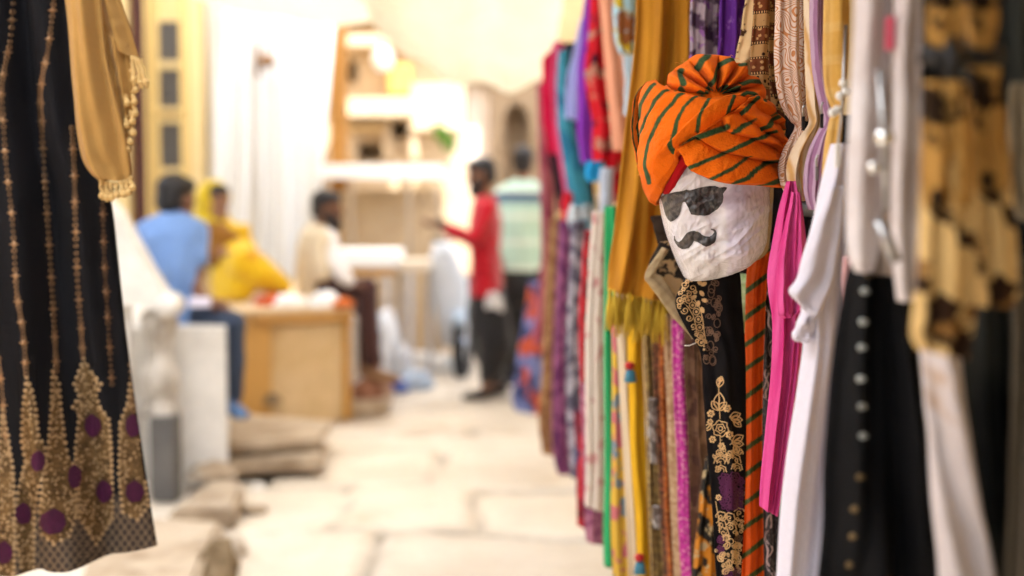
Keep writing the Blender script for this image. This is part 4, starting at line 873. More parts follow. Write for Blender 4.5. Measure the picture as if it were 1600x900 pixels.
for k, (x, y, Y, lab) in enumerate(((1255, 190, 2.04, 'small black clip gathering the peach maze scarf'), (1284, 186, 1.93, 'taller black clip gathering the mauve striped scarf'), (1276, 268, 1.90, 'grey hanger clip low beside the mauve lobe'))):
    t = thing('scarf_clip', P(x, y + 14, Y), lab, 'clip', 'clips gathering the scarves')
    b = MB(); b.box(P(x - 1.8, y + 14, Y), P(x + 1.8, y - 8, Y + .006), .001); b.build('jaw', m_black if k < 2 else plain('grey plastic', (.2, .18, .2), .4), t, smooth=False)
    b = MB(); b.tube([P(x, y - 8, Y), P(x - 1, y - 20, Y), P(x + 2, y - 26, Y)], .0018, 6); b.build('hook', m_steel, t)
hang('scarf', 2.26, [(1204, 196, 1216, 190), (1204, 225, 1216, 225), (1203, 260, 1216, 260)], fabric('teal silk', (.05, .25, .30)), 'sliver of teal scarf between the turban and the maze print', 'scarf', depth=.008, folds=((1, .003),), seed=28, nv=20)
hang('scarf', 2.22, [(1218, 203, 1228, 196), (1212, 220, 1226, 216), (1212, 245, 1226, 245)], fabric('orange silk', (.75, .27, .05)), 'sliver of plain orange scarf above the maze print lobe', 'scarf', depth=.008, folds=((1, .003),), seed=29, nv=20)
hang('scarf', 2.45, [(1124, -50, 1180, -50), (1122, 40, 1180, 40), (1120, 90, 1180, 90), (1118, 180, 1190, 180), (1130, 290, 1240, 290)], fabric('purple speckled silk', (.10, .02, .20), flowers((.085, .018, .19), (.15, .06, .26), (.22, .13, .3), 60)), 'deep purple speckled scarf above the turban rosette', 'scarf', depth=.015, seed=30)
hang('scarf', 2.50, [(1080, -50, 1128, -50), (1078, 40, 1126, 40), (1076, 120, 1126, 120), (1074, 260, 1126, 260)], fabric('lilac floral cotton', (.2, .15, .2), blotch((.30, .24, .28), (.055, .03, .06), 22, .45, .55, c3=(.22, .09, .28))), 'greyish lilac floral scarf between gold scarf and purple scarf', 'scarf', depth=.015, seed=31)
hang('dress', 2.62, [(1150, 180, 1420, 180), (1150, 420, 1400, 420), (1170, 700, 1390, 700), (1180, 930, 1390, 930)], fabric('black gap backing', (.012, .010, .012)), 'plain black backing cloth added to darken gaps behind the pink top', 'dress', depth=.03, seed=32)  # dark backing added so gaps between the garments read as shade
hang('scarf', 2.14, [(1238, 520, 1262, 515), (1236, 600, 1256, 600), (1234, 650, 1250, 650)], fabric('brown print silk', (.10, .05, .025), flowers((.09, .04, .02), (.28, .17, .08), (.05, .02, .01), 60)), 'small brown printed scarf showing under the white cuff', 'scarf', depth=.010, seed=33)
hang('scarf', 2.46, [(1140, 428, 1185, 428), (1146, 460, 1182, 460), (1150, 520, 1178, 520)], fabric('pale green check', (.40, .52, .28), check((.36, .50, .24), (.55, .62, .42), 60, 60)), 'pale green cloth peeping between black embroidery and orange tail', 'scarf', depth=.006, seed=34)
# embroidered black garment, in focus
t = thing('embroidered_dress', P(1140, 915, 2.27), 'black dress with gold floral embroidery hanging below the display head', 'dress', GR)
o, EB_ = cloth('fabric', 2.27, [(1072, 425, 1156, 425), (1062, 450, 1158, 448), (1056, 476, 1160, 474), (1074, 515, 1163, 515), (1094, 550, 1165, 550), (1099, 610, 1166, 610), (1105, 700, 1166, 700), (1110, 770, 1164, 770), (1116, 850, 1161, 850), (1121, 920, 1158, 920)], fabric('black viscose', (.011, .010, .011), None, .85, var=.2), t, depth=.014, folds=((1.3, .008), (2.9, .003)), nu=60, nv=180, seed=35, bvh=True)
m_gold = plain('gold thread', (.66, .43, .20), .5, .0, var=.3, sc=300); m_dim = plain('dull copper thread', (.16, .09, .055), .6, var=.3, sc=300); m_plum = plain('plum thread', (.085, .010, .062), .7, var=.3, sc=200)
s = Stitch(EB_, .0011); rn = random.Random(4)
for (a, b_) in (((1072, 437), (1098, 436)),): pass
bord = [(1063, 470), (1072, 466), (1080, 474), (1088, 487), (1092, 503), (1094, 520), (1096, 535)]
for k in range(9):
    x, y = crom(bord, k / 8); s.ring(x, y, 5.2, 1.5); s.disc(x, y, 2.4, n=8)
s.line([(x - 5, y + 6) for x, y in bord], 1.6); s.line([(x + 6, y - 5) for x, y in bord], 1.6)
for x, y, r_, a, d in ((1070, 445, 6, 0, 1), (1082, 450, 6, 2, -1), (1076, 459, 5, 4, 1), (1062, 478, 4, 1, 1), (1070, 485, 6, 3, -1), (1077, 497, 5.5, 0, 1), (1083, 510, 5, 2, -1), (1088, 522, 4.5, 4, 1), (1064, 458, 4, 2, 1), (1090, 532, 3.5, 1, 1)): s.spiral(x, y, r_, 1.6, a, 1.3, d)
for x, y, a in ((1090, 440, .5), (1094, 455, .9), (1088, 462, 2.6), (1097, 468, .3), (1092, 470, 1.8), (1096, 480, 1.2), (1080, 440, 5), (1096, 446, -.5), (1094, 522, 1.2), (1098, 530, .8)): s.leaf(x, y, 9, a, 2.2, .25)
for x, y in ((1074, 440), (1068, 452), (1086, 456)): s.flower(x, y, 4, 6)
s.disc(1100, 546, 2); s.disc(1100, 541, 1.6)
# tree of flowers
def z5(x, y): return (1070 + x / 2.647, 560 + y / 2.647)
for x, y, r_ in ((108, 228, 15), (175, 207, 15), (185, 315, 15), (115, 335, 14), (152, 362, 14), (172, 742, 16), (105, 262, 12), (140, 575, 12)): s.flower(*z5(x, y), r_ / 2.2, 6, rn.random())
for x, y, ln, a in ((140, 215, 70, -1.5), (140, 215, 45, -2.2), (140, 215, 45, -.8), (185, 245, 45, -.35), (190, 250, 45, .1), (200, 255, 40, .7), (195, 345, 50, -.5), (195, 350, 45, .1), (205, 355, 40, 1.2), (110, 270, 35, 2.3), (140, 120, 45, -1.3), (140, 95, 20, -.6)): s.leaf(*z5(x, y), ln / 2.5, a, 1.8, .3)
s.rose(*z5(148, 290), 12, 1.7)
s.line([z5(140, 100), z5(142, 160), z5(146, 250)], 1.4); s.line([z5(146, 320), z5(150, 400)], 1.4)
for k in range(5): s.spiral(*z5(140 + 22 * k, 390 - (k % 2) * 10), 5, 1.6, k * 1.7, 1.3, 1 if k % 2 else -1)
for k, (x, y, r_) in enumerate(((150, 430, 26), (200, 425, 28), (150, 465, 20), (215, 455, 20), (180, 410, 16))): s.ring(*z5(x, y), r_ / 2.4, 1.7, a0=3.0, a1=6.5, sc=.8, ns=7); s.ring(*z5(x, y), r_ / 4.2, 1.5, a0=2.8, a1=6.7)
for k, (x, y) in enumerate(((150, 655), (185, 660), (225, 640), (150, 690), (190, 700), (228, 690), (160, 720))): s.ring(*z5(x, y), 8, 1.7, a0=3.0 + k * .2, a1=7.2, sc=.7, ns=6); s.spiral(*z5(x, y), 4.5, 1.4, k, 1.2)
for x, y, a in ((170, 790, -1.2), (165, 800, 2.2), (200, 770, .3), (180, 830, 1.3), (195, 820, -.5), (170, 860, .4), (215, 810, 1.2), (185, 870, 2.5), (210, 860, 0), (160, 840, -2.4)): s.leaf(*z5(x, y), 13, a, 1.9, .3)
for x, y in ((200, 800), (178, 850), (205, 840), (222, 770)): s.spiral(*z5(x, y), 5, 1.6, x, 1.3)
s.line([z5(128, 590), z5(140, 660), z5(145, 720)], 1.5)
for k in range(60):
    y = rn.choice([lerp(690, 742, rn.random()), lerp(800, 850, rn.random()), lerp(850, 895, rn.random())]); x = lerp(1114 if y < 760 else 1122, 1160, rn.random())
    rn.choice([lambda: s.spiral(x, y, 3.6, 1.2, rn.random() * 6, 1.2, rn.choice([-1, 1])), lambda: s.ring(x, y, 4.5, 1.2, a0=rn.random() * 6, a1=rn.random() * 6 + 4), lambda: s.leaf(x, y, 7, rn.random() * 6, 1.2)])()
s.build('gold_embroidery', m_gold, t)
s = Stitch(EB_, .0008)
for k in range(34):
    y = 440 + rn.random() * 125; x = 1104 + rn.random() * (20 - max(0, (y - 520) * .2)); rn.choice([lambda: s.spiral(x, y, 5, 1.4, rn.random() * 6), lambda: s.leaf(x, y, 9, rn.random() * 6, 1.6), lambda: s.ring(x, y, 5, 1.4, 7)])()
for x, y in ((225, 600), (232, 560), (222, 745), (215, 885)): s.rose(*z5(x, y), 6, 1.2)
s.build('faded_embroidery', m_dim, t)
s = Stitch(EB_, .0009)
for k, (x, y, r_) in enumerate(((165, 500, 9), (205, 495, 9), (235, 510, 7), (170, 540, 9), (205, 550, 12), (238, 555, 8), (165, 585, 8), (205, 600, 9), (190, 520, 6), (222, 580, 7), (230, 610, 6), (150, 750, 6), (148, 790, 6), (185, 890, 8), (225, 880, 8))): s.rose(*z5(x, y), r_, 2.2)
for k in range(40): s.spiral(*z5(152 + rn.random() * 88, 488 + rn.random() * 135), 4.5, 1.8, rn.random() * 6, 1.2)
s.build('plum_embroidery', m_plum, t)
b = MB(); b.tube([P(1069, 540, 2.25), P(1077, 540, 2.25), P(1087, 536, 2.255)], .0009, 5); b.build('loose_thread', m_wpaint, t)
# khaki printed garment behind the head
t = thing('khaki_jacket', P(1065, 530, 2.45), 'khaki printed garment corner with a beige border left of the black dress', 'jacket', GR)
cloth('fabric', 2.46, [(1030, 378, 1100, 370), (1014, 410, 1100, 410), (1012, 432, 1100, 440), (1036, 462, 1100, 470), (1062, 495, 1100, 500), (1080, 522, 1098, 525)], fabric('khaki print', (.3, .2, .1), blotch((.36, .24, .12), (.022, .017, .014), 21, .47, .52)), t, depth=.012, folds=((.8, .004),), seed=36)
cloth('border', 2.435, [(1034, 386, 1046, 390), (1008, 428, 1026, 424), (1016, 448, 1036, 434), (1046, 490, 1060, 474), (1076, 522, 1080, 508), (1082, 530, 1084, 522)], fabric('beige braid', (.42, .33, .20), stripes((.40, .31, .18), (.36, .27, .155), 60, .4, 90)), t, depth=.006, folds=((.8, .001),), seed=37, nu=14, nv=40)
cloth('collar', 2.47, [(1016, 338, 1080, 330), (1022, 360, 1080, 355), (1030, 392, 1080, 390)], fabric('dark brown collar', (.035, .024, .018)), t, depth=.010, folds=((.8, .002),), seed=38, nv=20)
# gold scarf with tassels
t = thing('gold_scarf', P(1010, 520, 2.78), 'long golden ochre scarf with yellow tassels left of the turban', 'scarf', GR)
def goldp(x, y):
    v = .5 + .5 * math.sin(x * .21 - y * .012 + 1.5 * mnoise.noise(Vector((x * .02, y * .006, 4)))); k = .86 + .2 * mnoise.noise(Vector((x * .05, y * .01, 1)))  # shade of the folds put into the ochre as darker bands
    return tuple(lerp(a, b, v * .8) * k for a, b in zip((.68, .31, .03), (.48, .20, .02)))
cloth('fabric', 2.78, [(993, -60, 1088, -60), (992, 40, 1088, 40), (986, 120, 1088, 120), (974, 220, 1086, 220), (962, 330, 1084, 330), (954, 400, 1082, 410), (949, 452, 1062, 476)], fabric('golden ochre silk', (.55, .3, .06), vpaint, .7, sheen=.1, trans=.12), t, depth=.02, folds=((2.2, .022), (4.4, .010)), nu=60, nv=90, seed=39, paint=goldp)
m_tas = fabric('yellow tassel thread', (.62, .42, .05), None, .8)
def tassel(name, top, ln, r, m, parent, lean=0):
    b = MB(); rn_ = random.Random(int(top.x * 1e4)); b.ball(top, r * .9, 6)
    for k in range(7):
        a = 6.283 * k / 7; o_ = Vector((math.cos(a) * r * .6, math.sin(a) * r * .6, 0)); e = Vector((o_.x * 1.3 + lean + rn_.uniform(-r, r) * .5, o_.y, -ln * rn_.uniform(.85, 1.1)))
        b.tube([top + o_ * .3, top + o_ + e * .4, top + o_ + e], [r * .35, r * .42, r * .25], 5)
    return b.build(name, m, parent)
for k in range(15):
    x = 953 + k * 7.6; y = 454 + k * 1.6; tassel('tassel', P(x, y, 2.775 - .012 * math.sin(k * 1.9)), .075 + .012 * math.sin(k * 2.3), .0055, m_tas, t, .004 * math.sin(k * 3))
# strips below the gold scarf
def strip(x0, x1, y0, y1, Y, m, label, sd, cat='scarf', drift=0, name='scarf', extra=8, **k):
    f = dict(depth=.016, folds=((1.3, .009), (2.9, .005)), nu=22, nv=70); f.update(k)
    return hang(name, Y, [(x0 - drift * .0, y0, x1 + extra, y0), (x0 + drift * .3, lerp(y0, y1, .35), x1 + drift * .3 + extra, lerp(y0, y1, .35)), (x0 + drift * .65, lerp(y0, y1, .7), x1 + drift * .65 + extra, lerp(y0, y1, .7)), (x0 + drift, y1, x1 + drift + extra, y1)], m, label, cat, seed=sd, **f)
strip(944, 962, 322, 884, 3.25, fabric('emerald green cotton', (.03, .36, .13), None), 'plain emerald green scarf hanging straight below the gold scarf', 40, extra=4)
strip(960, 982, 430, 925, 2.95, fabric('cream ruffle cotton', (.66, .54, .38)), 'narrow wavy cream strip between the green and yellow scarves', 41, drift=24, extra=2, depth=.010)
hang('scarf', 3.05, [(956, 500, 985, 500), (957, 640, 985, 640), (955, 750, 990, 750), (955, 850, 990, 850), (958, 925, 995, 925)], fabric('multicoloured print', (.6, .3, .1), blotch((.66, .42, .06), (.55, .16, .18), 16, .48, .54, c3=(.20, .26, .30), s3=20)), 'yellow and pink printed scarf peeking beside the green scarf', 'scarf', depth=.012, seed=42)
t = thing('yellow_scarf', P(1000, 920, 2.9), 'mustard yellow scarf with red and blue tassel knots', 'scarf', GR)
cloth('fabric', 2.9, [(979, 440, 1004, 440), (981, 560, 1004, 560), (985, 700, 1010, 700), (993, 830, 1018, 830), (1000, 925, 1024, 925)], fabric('mustard yellow cotton', (.66, .37, .015), None), t, depth=.014, folds=((1.2, .008),), seed=43)
for x, y in ((984, 574), (999, 874)):
    b = MB(); b.loft([[P(x, y + dy, 2.86) + Vector((rr * math.cos(q), rr * math.sin(q), 0)) for q in [6.283 * k / 10 for k in range(10)]] for dy, rr in ((-9, .003), (-6, .010), (0, .010), (3, .006))]); b.build('red_bead', plain('red thread', (.45, .02, .02), .7), t)
    b = MB(); b.loft([[P(x + 1, y + dy, 2.86) + Vector((rr * math.cos(q), rr * math.sin(q), 0)) for q in [6.283 * k / 10 for k in range(10)]] for dy, rr in ((3, .006), (8, .010), (22, .013), (24, .004))]); b.build('blue_tassel', plain('blue thread', (.05, .20, .30), .7), t)
mp = lambda n, a, b_, c_, s=72: fabric(n, a, blotch(a, b_, s, .45, .55, c3=c_, s3=s * 1.4))
strip(1004, 1020, 470, 925, 2.86, mp('olive print', (.26, .17, .06), (.16, .10, .045), (.34, .24, .09)), 'olive brown printed scarf right of the mustard yellow scarf', 44, drift=12)
strip(1017, 1030, 480, 925, 2.83, mp('brown red print', (.16, .07, .035), (.07, .035, .025), (.28, .10, .06)), 'dark brown and red printed scarf beside the rust scarf', 45, drift=22)
hang('scarf', 2.80, [(1012, 622, 1026, 622), (1013, 680, 1026, 680), (1016, 724, 1028, 724)], fabric('silver grey lace', (.3, .28, .26), blotch((.40, .37, .35), (.16, .13, .11), 40, .45, .55)), 'short silver grey lace strip over the dark printed scarf', 'scarf', depth=.006, seed=46, nv=20)
hang('scarf', 2.79, [(1020, 790, 1032, 790), (1018, 805, 1034, 805), (1021, 826, 1032, 826)], fabric('silver grey lace', (.3, .28, .26), blotch((.40, .37, .35), (.16, .13, .11), 40, .45, .55)), 'tiny silver grey tassel low on the dark printed scarf', 'tassel', depth=.006, seed=47, nv=12)
strip(1026, 1040, 470, 925, 2.80, mp('rust print', (.33, .085, .02), (.20, .05, .015), (.42, .16, .04), 100), 'rust red printed scarf left of the tan scarf', 48, drift=18)
strip(1037, 1052, 490, 925, 2.77, mp('tan linen', (.42, .28, .16), (.33, .20, .11), (.5, .36, .22)), 'crumpled tan linen scarf between rust and magenta scarves', 49, drift=16)
strip(1049, 1068, 500, 925, 2.74, mp('magenta floral', (.50, .045, .30), (.36, .03, .22), (.66, .30, .40), 110), 'magenta floral scarf left of the dark brown shawl', 50, drift=16, extra=4)
hang('shawl', 2.68, [(1066, 480, 1115, 480), (1070, 600, 1120, 600), (1076, 720, 1124, 720), (1080, 925, 1130, 925)], mp('dark brown shawl', (.075, .035, .022), (.12, .065, .04), (.05, .022, .018), 18), 'dark maroon brown shawl just left of the embroidered black dress', 'shawl', depth=.012, seed=51)
hang('shawl', 2.63, [(1088, 520, 1120, 520), (1090, 660, 1122, 660), (1094, 740, 1124, 740), (1088, 800, 1124, 800)], mp('brown velvet', (.12, .06, .03), (.08, .04, .02), (.15, .08, .04), 18), 'chestnut brown shawl tucked behind the embroidered black dress', 'shawl', depth=.010, seed=52)
hang('scarf', 2.58, [(1104, 710, 1130, 710), (1094, 770, 1130, 770), (1088, 840, 1132, 840), (1078, 925, 1136, 925)], fabric('orange black print', (.5, .2, .03), blotch((.50, .19, .02), (.02, .018, .016), 15, .46, .52, c3=(.42, .32, .17), s3=40)), 'orange and black printed scarf low behind the black dress', 'scarf', depth=.012, seed=53)
# upper tier farther along
strip(932, 985, -50, 236, 3.9, fabric('peach silk', (.75, .33, .20)), 'plain peach scarf between the red floral and gold scarves', 54, drift=26, depth=.03)
hang('scarf', 3.6, [(962, -50, 1000, -50), (958, 20, 1000, 20), (960, 60, 995, 60), (968, 85, 990, 85)], fabric('blue yellow print', (.4, .6, .7), blotch((.40, .62, .72), (.60, .42, .02), 11, .5, .56, c3=(.30, .10, .03), s3=12)), 'pale blue scarf with yellow and brown blotches at the top', 'scarf', depth=.03, seed=55)
hang('scarf', 3.8, [(972, 60, 1000, 60), (976, 130, 1000, 130), (974, 180, 1000, 180)], fabric('pale sky cotton', (.48, .60, .68)), 'pale sky blue scarf right beside the top of the gold scarf', 'scarf', depth=.02, seed=55)
mrf = fabric('red floral silk', (.6, .02, .03), blotch((.58, .012, .022), (.09, .01, .03), 15, .56, .60, c3=(.44, .2, .14), s3=19))
hang('scarf', 4.3, [(918, -40, 962, -40), (920, 40, 962, 40), (914, 120, 968, 120), (924, 190, 980, 190), (926, 250, 972, 290), (940, 300, 966, 320)], mrf, 'red scarf with dark flower print, right of the purple scarf', 'scarf', depth=.03, seed=56)
hang('scarf', 4.5, [(915, -10, 945, -20), (906, 60, 940, 60), (902, 130, 938, 130), (902, 200, 936, 200), (908, 255, 930, 255)], fabric('violet silk', (.20, .03, .36)), 'plain violet scarf between the periwinkle and red scarves', 'scarf', depth=.03, seed=57)
hang('scarf', 4.7, [(908, 30, 928, 20), (898, 70, 924, 60), (888, 120, 918, 120), (882, 185, 908, 190)], fabric('periwinkle silk', (.36, .38, .72)), 'periwinkle blue scarf with a short slanted end', 'scarf', depth=.03, seed=58)
hang('scarf', 5.2, [(884, 68, 912, 66), (880, 130, 908, 130), (882, 200, 912, 200), (896, 270, 926, 270), (906, 335, 934, 335)], fabric('black silk', (.02, .02, .026)), 'black scarf hanging behind the periwinkle scarf', 'scarf', depth=.03, seed=59)
hang('scarf', 5.0, [(872, 80, 890, 76), (870, 140, 892, 140), (872, 210, 898, 210), (884, 280, 916, 280), (896, 350, 930, 350)], fabric('teal blue silk', (.035, .22, .36), blotch((.03, .20, .34), (.06, .30, .42), 8)), 'teal blue scarf curving down beside the black scarf', 'scarf', depth=.03, seed=60)
hang('scarf', 5.6, [(862, 66, 882, 66), (862, 130, 880, 130), (866, 200, 884, 200), (880, 290, 900, 290), (886, 345, 902, 345)], fabric('pink crimson silk', (.62, .06, .16)), 'pink edged crimson scarf left of the teal scarf', 'scarf', depth=.03, seed=61)
hang('scarf', 5.9, [(847, 92, 872, 68), (847, 140, 870, 140), (848, 180, 872, 180), (856, 240, 880, 240)], fabric('crimson silk', (.55, .005, .05)), 'deep crimson scarf at the left top of the rack', 'scarf', depth=.03, seed=62)
hang('scarf', 6.0, [(848, 180, 868, 180), (858, 240, 876, 240), (866, 290, 884, 290), (870, 330, 888, 330)], fabric('black cotton', (.02, .015, .02)), 'narrow black scarf below the crimson scarf', 'scarf', depth=.03, seed=63)
hang('scarf', 6.4, [(838, 130, 862, 130), (842, 250, 866, 250), (846, 380, 868, 380), (838, 470, 866, 470), (832, 540, 862, 540)], fabric('dusty rose cotton', (.36, .09, .11), blotch((.36, .10, .12), (.26, .05, .08), 6)), 'long dusty rose scarf beside the man in the striped shirt', 'scarf', depth=.03, seed=64)
hang('bundle', 4.2, [(916, 252, 944, 252), (913, 270, 946, 270), (918, 284, 940, 284)], fabric('azure silk', (.02, .30, .62)), 'small bright azure cloth bundle under the violet scarf', 'bundle', depth=.02, seed=65, nv=20)
hang('scarf', 3.9, [(938, 262, 960, 262), (937, 290, 958, 290), (936, 345, 956, 345)], fabric('pale lavender blue', (.50, .56, .68)), 'pale lavender blue cloth under the red floral scarf', 'scarf', depth=.02, seed=66)
hang('bundle', 4.6, [(892, 318, 930, 318), (886, 340, 930, 340), (892, 362, 926, 362)], fabric('teal white print', (.2, .4, .5), blotch((.10, .26, .38), (.5, .55, .58), 14, .5, .55)), 'gathered teal and white cloth knot above the lower scarves', 'bundle', depth=.03, seed=67, nv=24)
hang('bundle', 5.0, [(880, 300, 898, 300), (876, 330, 900, 330), (882, 352, 894, 352)], fabric('scarlet cotton', (.62, .02, .04)), 'scarlet cloth end beside the teal and white knot', 'bundle', depth=.02, seed=68, nv=20)
# lower tier farther along
hang('scarf', 3.5, [(926, 330, 950, 330), (918, 450, 948, 450), (914, 560, 948, 560), (916, 700, 950, 700), (914, 790, 948, 800)], fabric('ivory pink cotton', (.68, .55, .48), blotch((.72, .62, .54), (.58, .30, .28), 22, .56, .62)), 'ivory scarf with faint pink print left of the green scarf', 'scarf', depth=.02, seed=69)
hang('scarf', 3.7, [(914, 360, 934, 360), (908, 430, 928, 430), (904, 480, 920, 480), (906, 600, 922, 600), (904, 720, 924, 720), (902, 820, 930, 830)], fabric('scarlet maroon print', (.58, .03, .04), blotch((.50, .03, .04), (.20, .02, .03), 26, .5, .58)), 'scarlet and maroon scarf just left of the ivory scarf', 'scarf', depth=.02, seed=70)
hang('scarf', 3.6, [(908, 600, 940, 600), (910, 700, 942, 700), (912, 780, 944, 780), (916, 845, 944, 850)], fabric('mauve pink print', (.42, .15, .26), blotch((.44, .18, .26), (.24, .07, .14), 42)), 'mauve pink printed cloth hanging low left of the green scarf', 'scarf', depth=.02, seed=71)
hang('scarf', 4.4, [(892, 345, 916, 345), (888, 460, 912, 460), (884, 560, 912, 560), (886, 660, 912, 660), (890, 745, 914, 745)], fabric('grey mottled silk', (.3, .28, .32), blotch((.40, .37, .42), (.10, .09, .13), 24, .42, .55)), 'grey and white mottled scarf right of the plum scarf', 'scarf', depth=.025, seed=72)
hang('scarf', 4.8, [(872, 345, 898, 345), (868, 470, 894, 470), (862, 590, 892, 590), (864, 700, 894, 700), (872, 740, 894, 740)], fabric('plum silk', (.26, .07, .17), blotch((.28, .09, .19), (.13, .03, .10), 26, .42, .58)), 'plum purple scarf between the tan and grey scarves', 'scarf', depth=.025, seed=73)
hang('scarf', 5.4, [(858, 340, 880, 340), (852, 460, 874, 460), (846, 580, 870, 580), (842, 660, 868, 660), (846, 708, 868, 712)], fabric('tan brown cotton', (.36, .19, .08), blotch((.38, .21, .095), (.24, .11, .05), 26)), 'tan brown scarf at the left of the lower rack', 'scarf', depth=.025, seed=74)
hang('scarf', 4.1, [(896, 640, 924, 640), (898, 720, 926, 720), (902, 780, 928, 780)], fabric('indigo maroon print', (.08, .06, .13), blotch((.07, .06, .14), (.20, .03, .05), 10)), 'dark indigo and maroon scarf under the grey mottled scarf', 'scarf', depth=.02, seed=75)
t = hang('skirt', 7.6, [(826, 440, 856, 440), (818, 500, 856, 500), (808, 560, 852, 560), (800, 610, 850, 610), (802, 640, 846, 648)], fabric('blue orange patchwork', (.2, .25, .5), blotch((.20, .24, .50), (.05, .06, .15), 7, .45, .55, c3=(.55, .10, .05), s3=5)), 'blue and orange patchwork skirt at the far end of the rack', 'skirt', depth=.05, seed=76)
# ---------------------------------------------------------------- black dress at the left
YD = 2.72
t = thing('black_dress', P(110, 900, YD), 'long black dress with gold beaded strands and purple medallions on the left', 'dress')
drow = [(-160, -80, 118, -80), (-160, 60, 128, 60), (-160, 200, 146, 200), (-160, 300, 172, 300), (-165, 420, 187, 420), (-170, 540, 200, 540), (-172, 640, 213, 640), (-175, 740, 228, 740), (-178, 810, 240, 815), (-180, 930, 246, 852)]
m_bl = fabric('black georgette', (.013, .013, .015), None, .75, var=.3)
towers = [([(116, 600), (124, 618), (114, 636), (124, 650), (118, 700), (119, 800), (150, 850), (176, 810), (174, 700), (170, 655), (156, 636), (150, 618), (158, 600), (143, 582), (131, 560)]),
          ([(203, 600), (200, 630), (188, 660), (186, 740), (192, 800), (215, 812), (232, 790), (218, 690), (210, 630)]),
          ([(82, 580), (80, 640), (76, 690), (68, 740), (62, 800), (66, 835), (84, 850), (108, 838), (124, 790), (122, 735), (106, 715), (100, 680), (95, 640), (92, 600)]),
          ([(42, 590), (36, 640), (34, 690), (40, 720), (28, 770), (24, 830), (36, 905), (52, 905), (54, 800), (60, 760), (70, 740), (70, 700), (60, 680), (56, 640), (50, 610)]),
          ([(4, 640), (-2, 720), (-10, 800), (-10, 905), (22, 905), (24, 800), (20, 730), (12, 680)])]
meds = [(145, 665, 17, 20), (207, 665, 13, 20), (163, 768, 17, 20), (210, 768, 17, 19), (115, 745, 12, 21), (83, 815, 22, 22), (60, 720, 11, 18), (36, 802, 15, 19), (8, 863, 14, 20)]
def dressp(x, y):
    for p in towers:
        if inpoly(x, y, p): 
            n_ = mnoise.noise(Vector((x * .35, y * .35, 0))); k = .38 + .45 * n_ + .25 * mnoise.noise(Vector((x * .05, y * .05, 3)))
            return tuple(max(.02, a * k) for a in (.36, .22, .095))
    if y > 770 - (x > 170) * 0:
        g = min(abs(((x + y * .75) % 13) - 6.5), abs(((x - y * .75) % 13) - 6.5)); k = sstep(1.6, .5, g) * sstep(765, 800, y)
        return (.02 + .17 * k + .035 * sstep(760, 800, y), .018 + .12 * k + .025 * sstep(760, 800, y), .018 + .07 * k + .018 * sstep(760, 800, y))
    return (.013, .013, .015)
o, DB = cloth('fabric', YD, drow, fabric('black dress cloth', (.013, .013, .015), vpaint, .75, sheen=.1), t, depth=.05, folds=((2.2, .030), (4.3, .022), (8.1, .006)), nu=190, nv=420, seed=80, paint=dressp, bvh=True)
m_bead = plain('copper gold bead', (.34, .20, .10), .4, .5, var=.3, sc=200)
strands = [[(22, -20), (16, 60), (6, 110), (1, 150), (-6, 200)], [(3, 150), (9, 250), (20, 350), (26, 450), (36, 520), (41, 585)], [(86, -20), (76, 70), (64, 140), (66, 200), (71, 300), (78, 400), (84, 500), (88, 580)], [(112, 200), (116, 270), (118, 340), (121, 430), (127, 510), (130, 560)], [(160, 300), (163, 400), (168, 490), (175, 600)], [(-2, 560), (4, 620), (10, 690)], [(204, 570), (206, 610), (208, 640)]]
def along(pl, d):
    out = []; 
    L = sum(math.hypot(pl[i + 1][0] - pl[i][0], pl[i + 1][1] - pl[i][1]) for i in range(len(pl) - 1)); n = max(2, int(L / d))
    return [crom(pl, i / n) for i in range(n + 1)]
for si, pl in enumerate(strands):
    s = Stitch(DB, .0016)
    for k, (x, y) in enumerate(along(pl, 8.4)):
        if k % 5 == 4: s.disc(x, y, 4.6, n=10, dome=3); [s.disc(x + 6 * math.cos(q), y + 6 * math.sin(q), 1.3, n=6) for q in (0, 1.57, 3.14, 4.71)]
        elif k % 5 in (0, 3): s.ring(x, y, 3.6, 1.3); s.disc(x, y, 1.2, n=6)
        else: s.ring(x, y, 2.8 if si != 4 else 2.2, 1.2)
    s.build('bead_strand', m_bead if si != 4 else plain('dark copper bead', (.2, .11, .055), .45, .5), t)
rn = random.Random(12); s = Stitch(DB, .0014)
for p in towers:
    xs = [q[0] for q in p]; ys = [q[1] for q in p]
    for k in range(int((max(xs) - min(xs)) * (max(ys) - min(ys)) / 40)):
        x, y = rn.uniform(min(xs), max(xs)), rn.uniform(min(ys), max(ys))
        if inpoly(x, y, p) and y < 900 and not any(((x - a) / c) ** 2 + ((y - b_) / d) ** 2 < 1.1 for a, b_, c, d in meds):
            s.disc(x, y, rn.uniform(1.3, 2.6), n=6, dome=rn.uniform(1, 3))
    for k in range(len(p)):                     # scalloped rim of larger beads
        a, c = p[k], p[(k + 1) % len(p)]; L = math.hypot(c[0] - a[0], c[1] - a[1])
        for j in range(int(L / 9)): q = j / max(1, int(L / 9)); s.disc(lerp(a[0], c[0], q), lerp(a[1], c[1], q), 3.4, n=8, dome=2.5)
s.build('embroidery', plain('gold sequin thread', (.40, .27, .14), .45, .3, var=.4, sc=160), t)
for a, b_, c, d in meds:
    c, d = c * .86, d * .88
    V, F = decal(DB, [(a + c * math.cos(6.283 * k / 22) * (1 + .05 * math.sin(k * 2.6)), b_ + d * math.sin(6.283 * k / 22) * (1 + .05 * math.cos(k * 1.9))) for k in range(22)], 3.0, .0032)
    obj('medallion', V, F, plain('purple thread', (.055, .004, .032), .8, var=.45, sc=90, bump=.4), t)
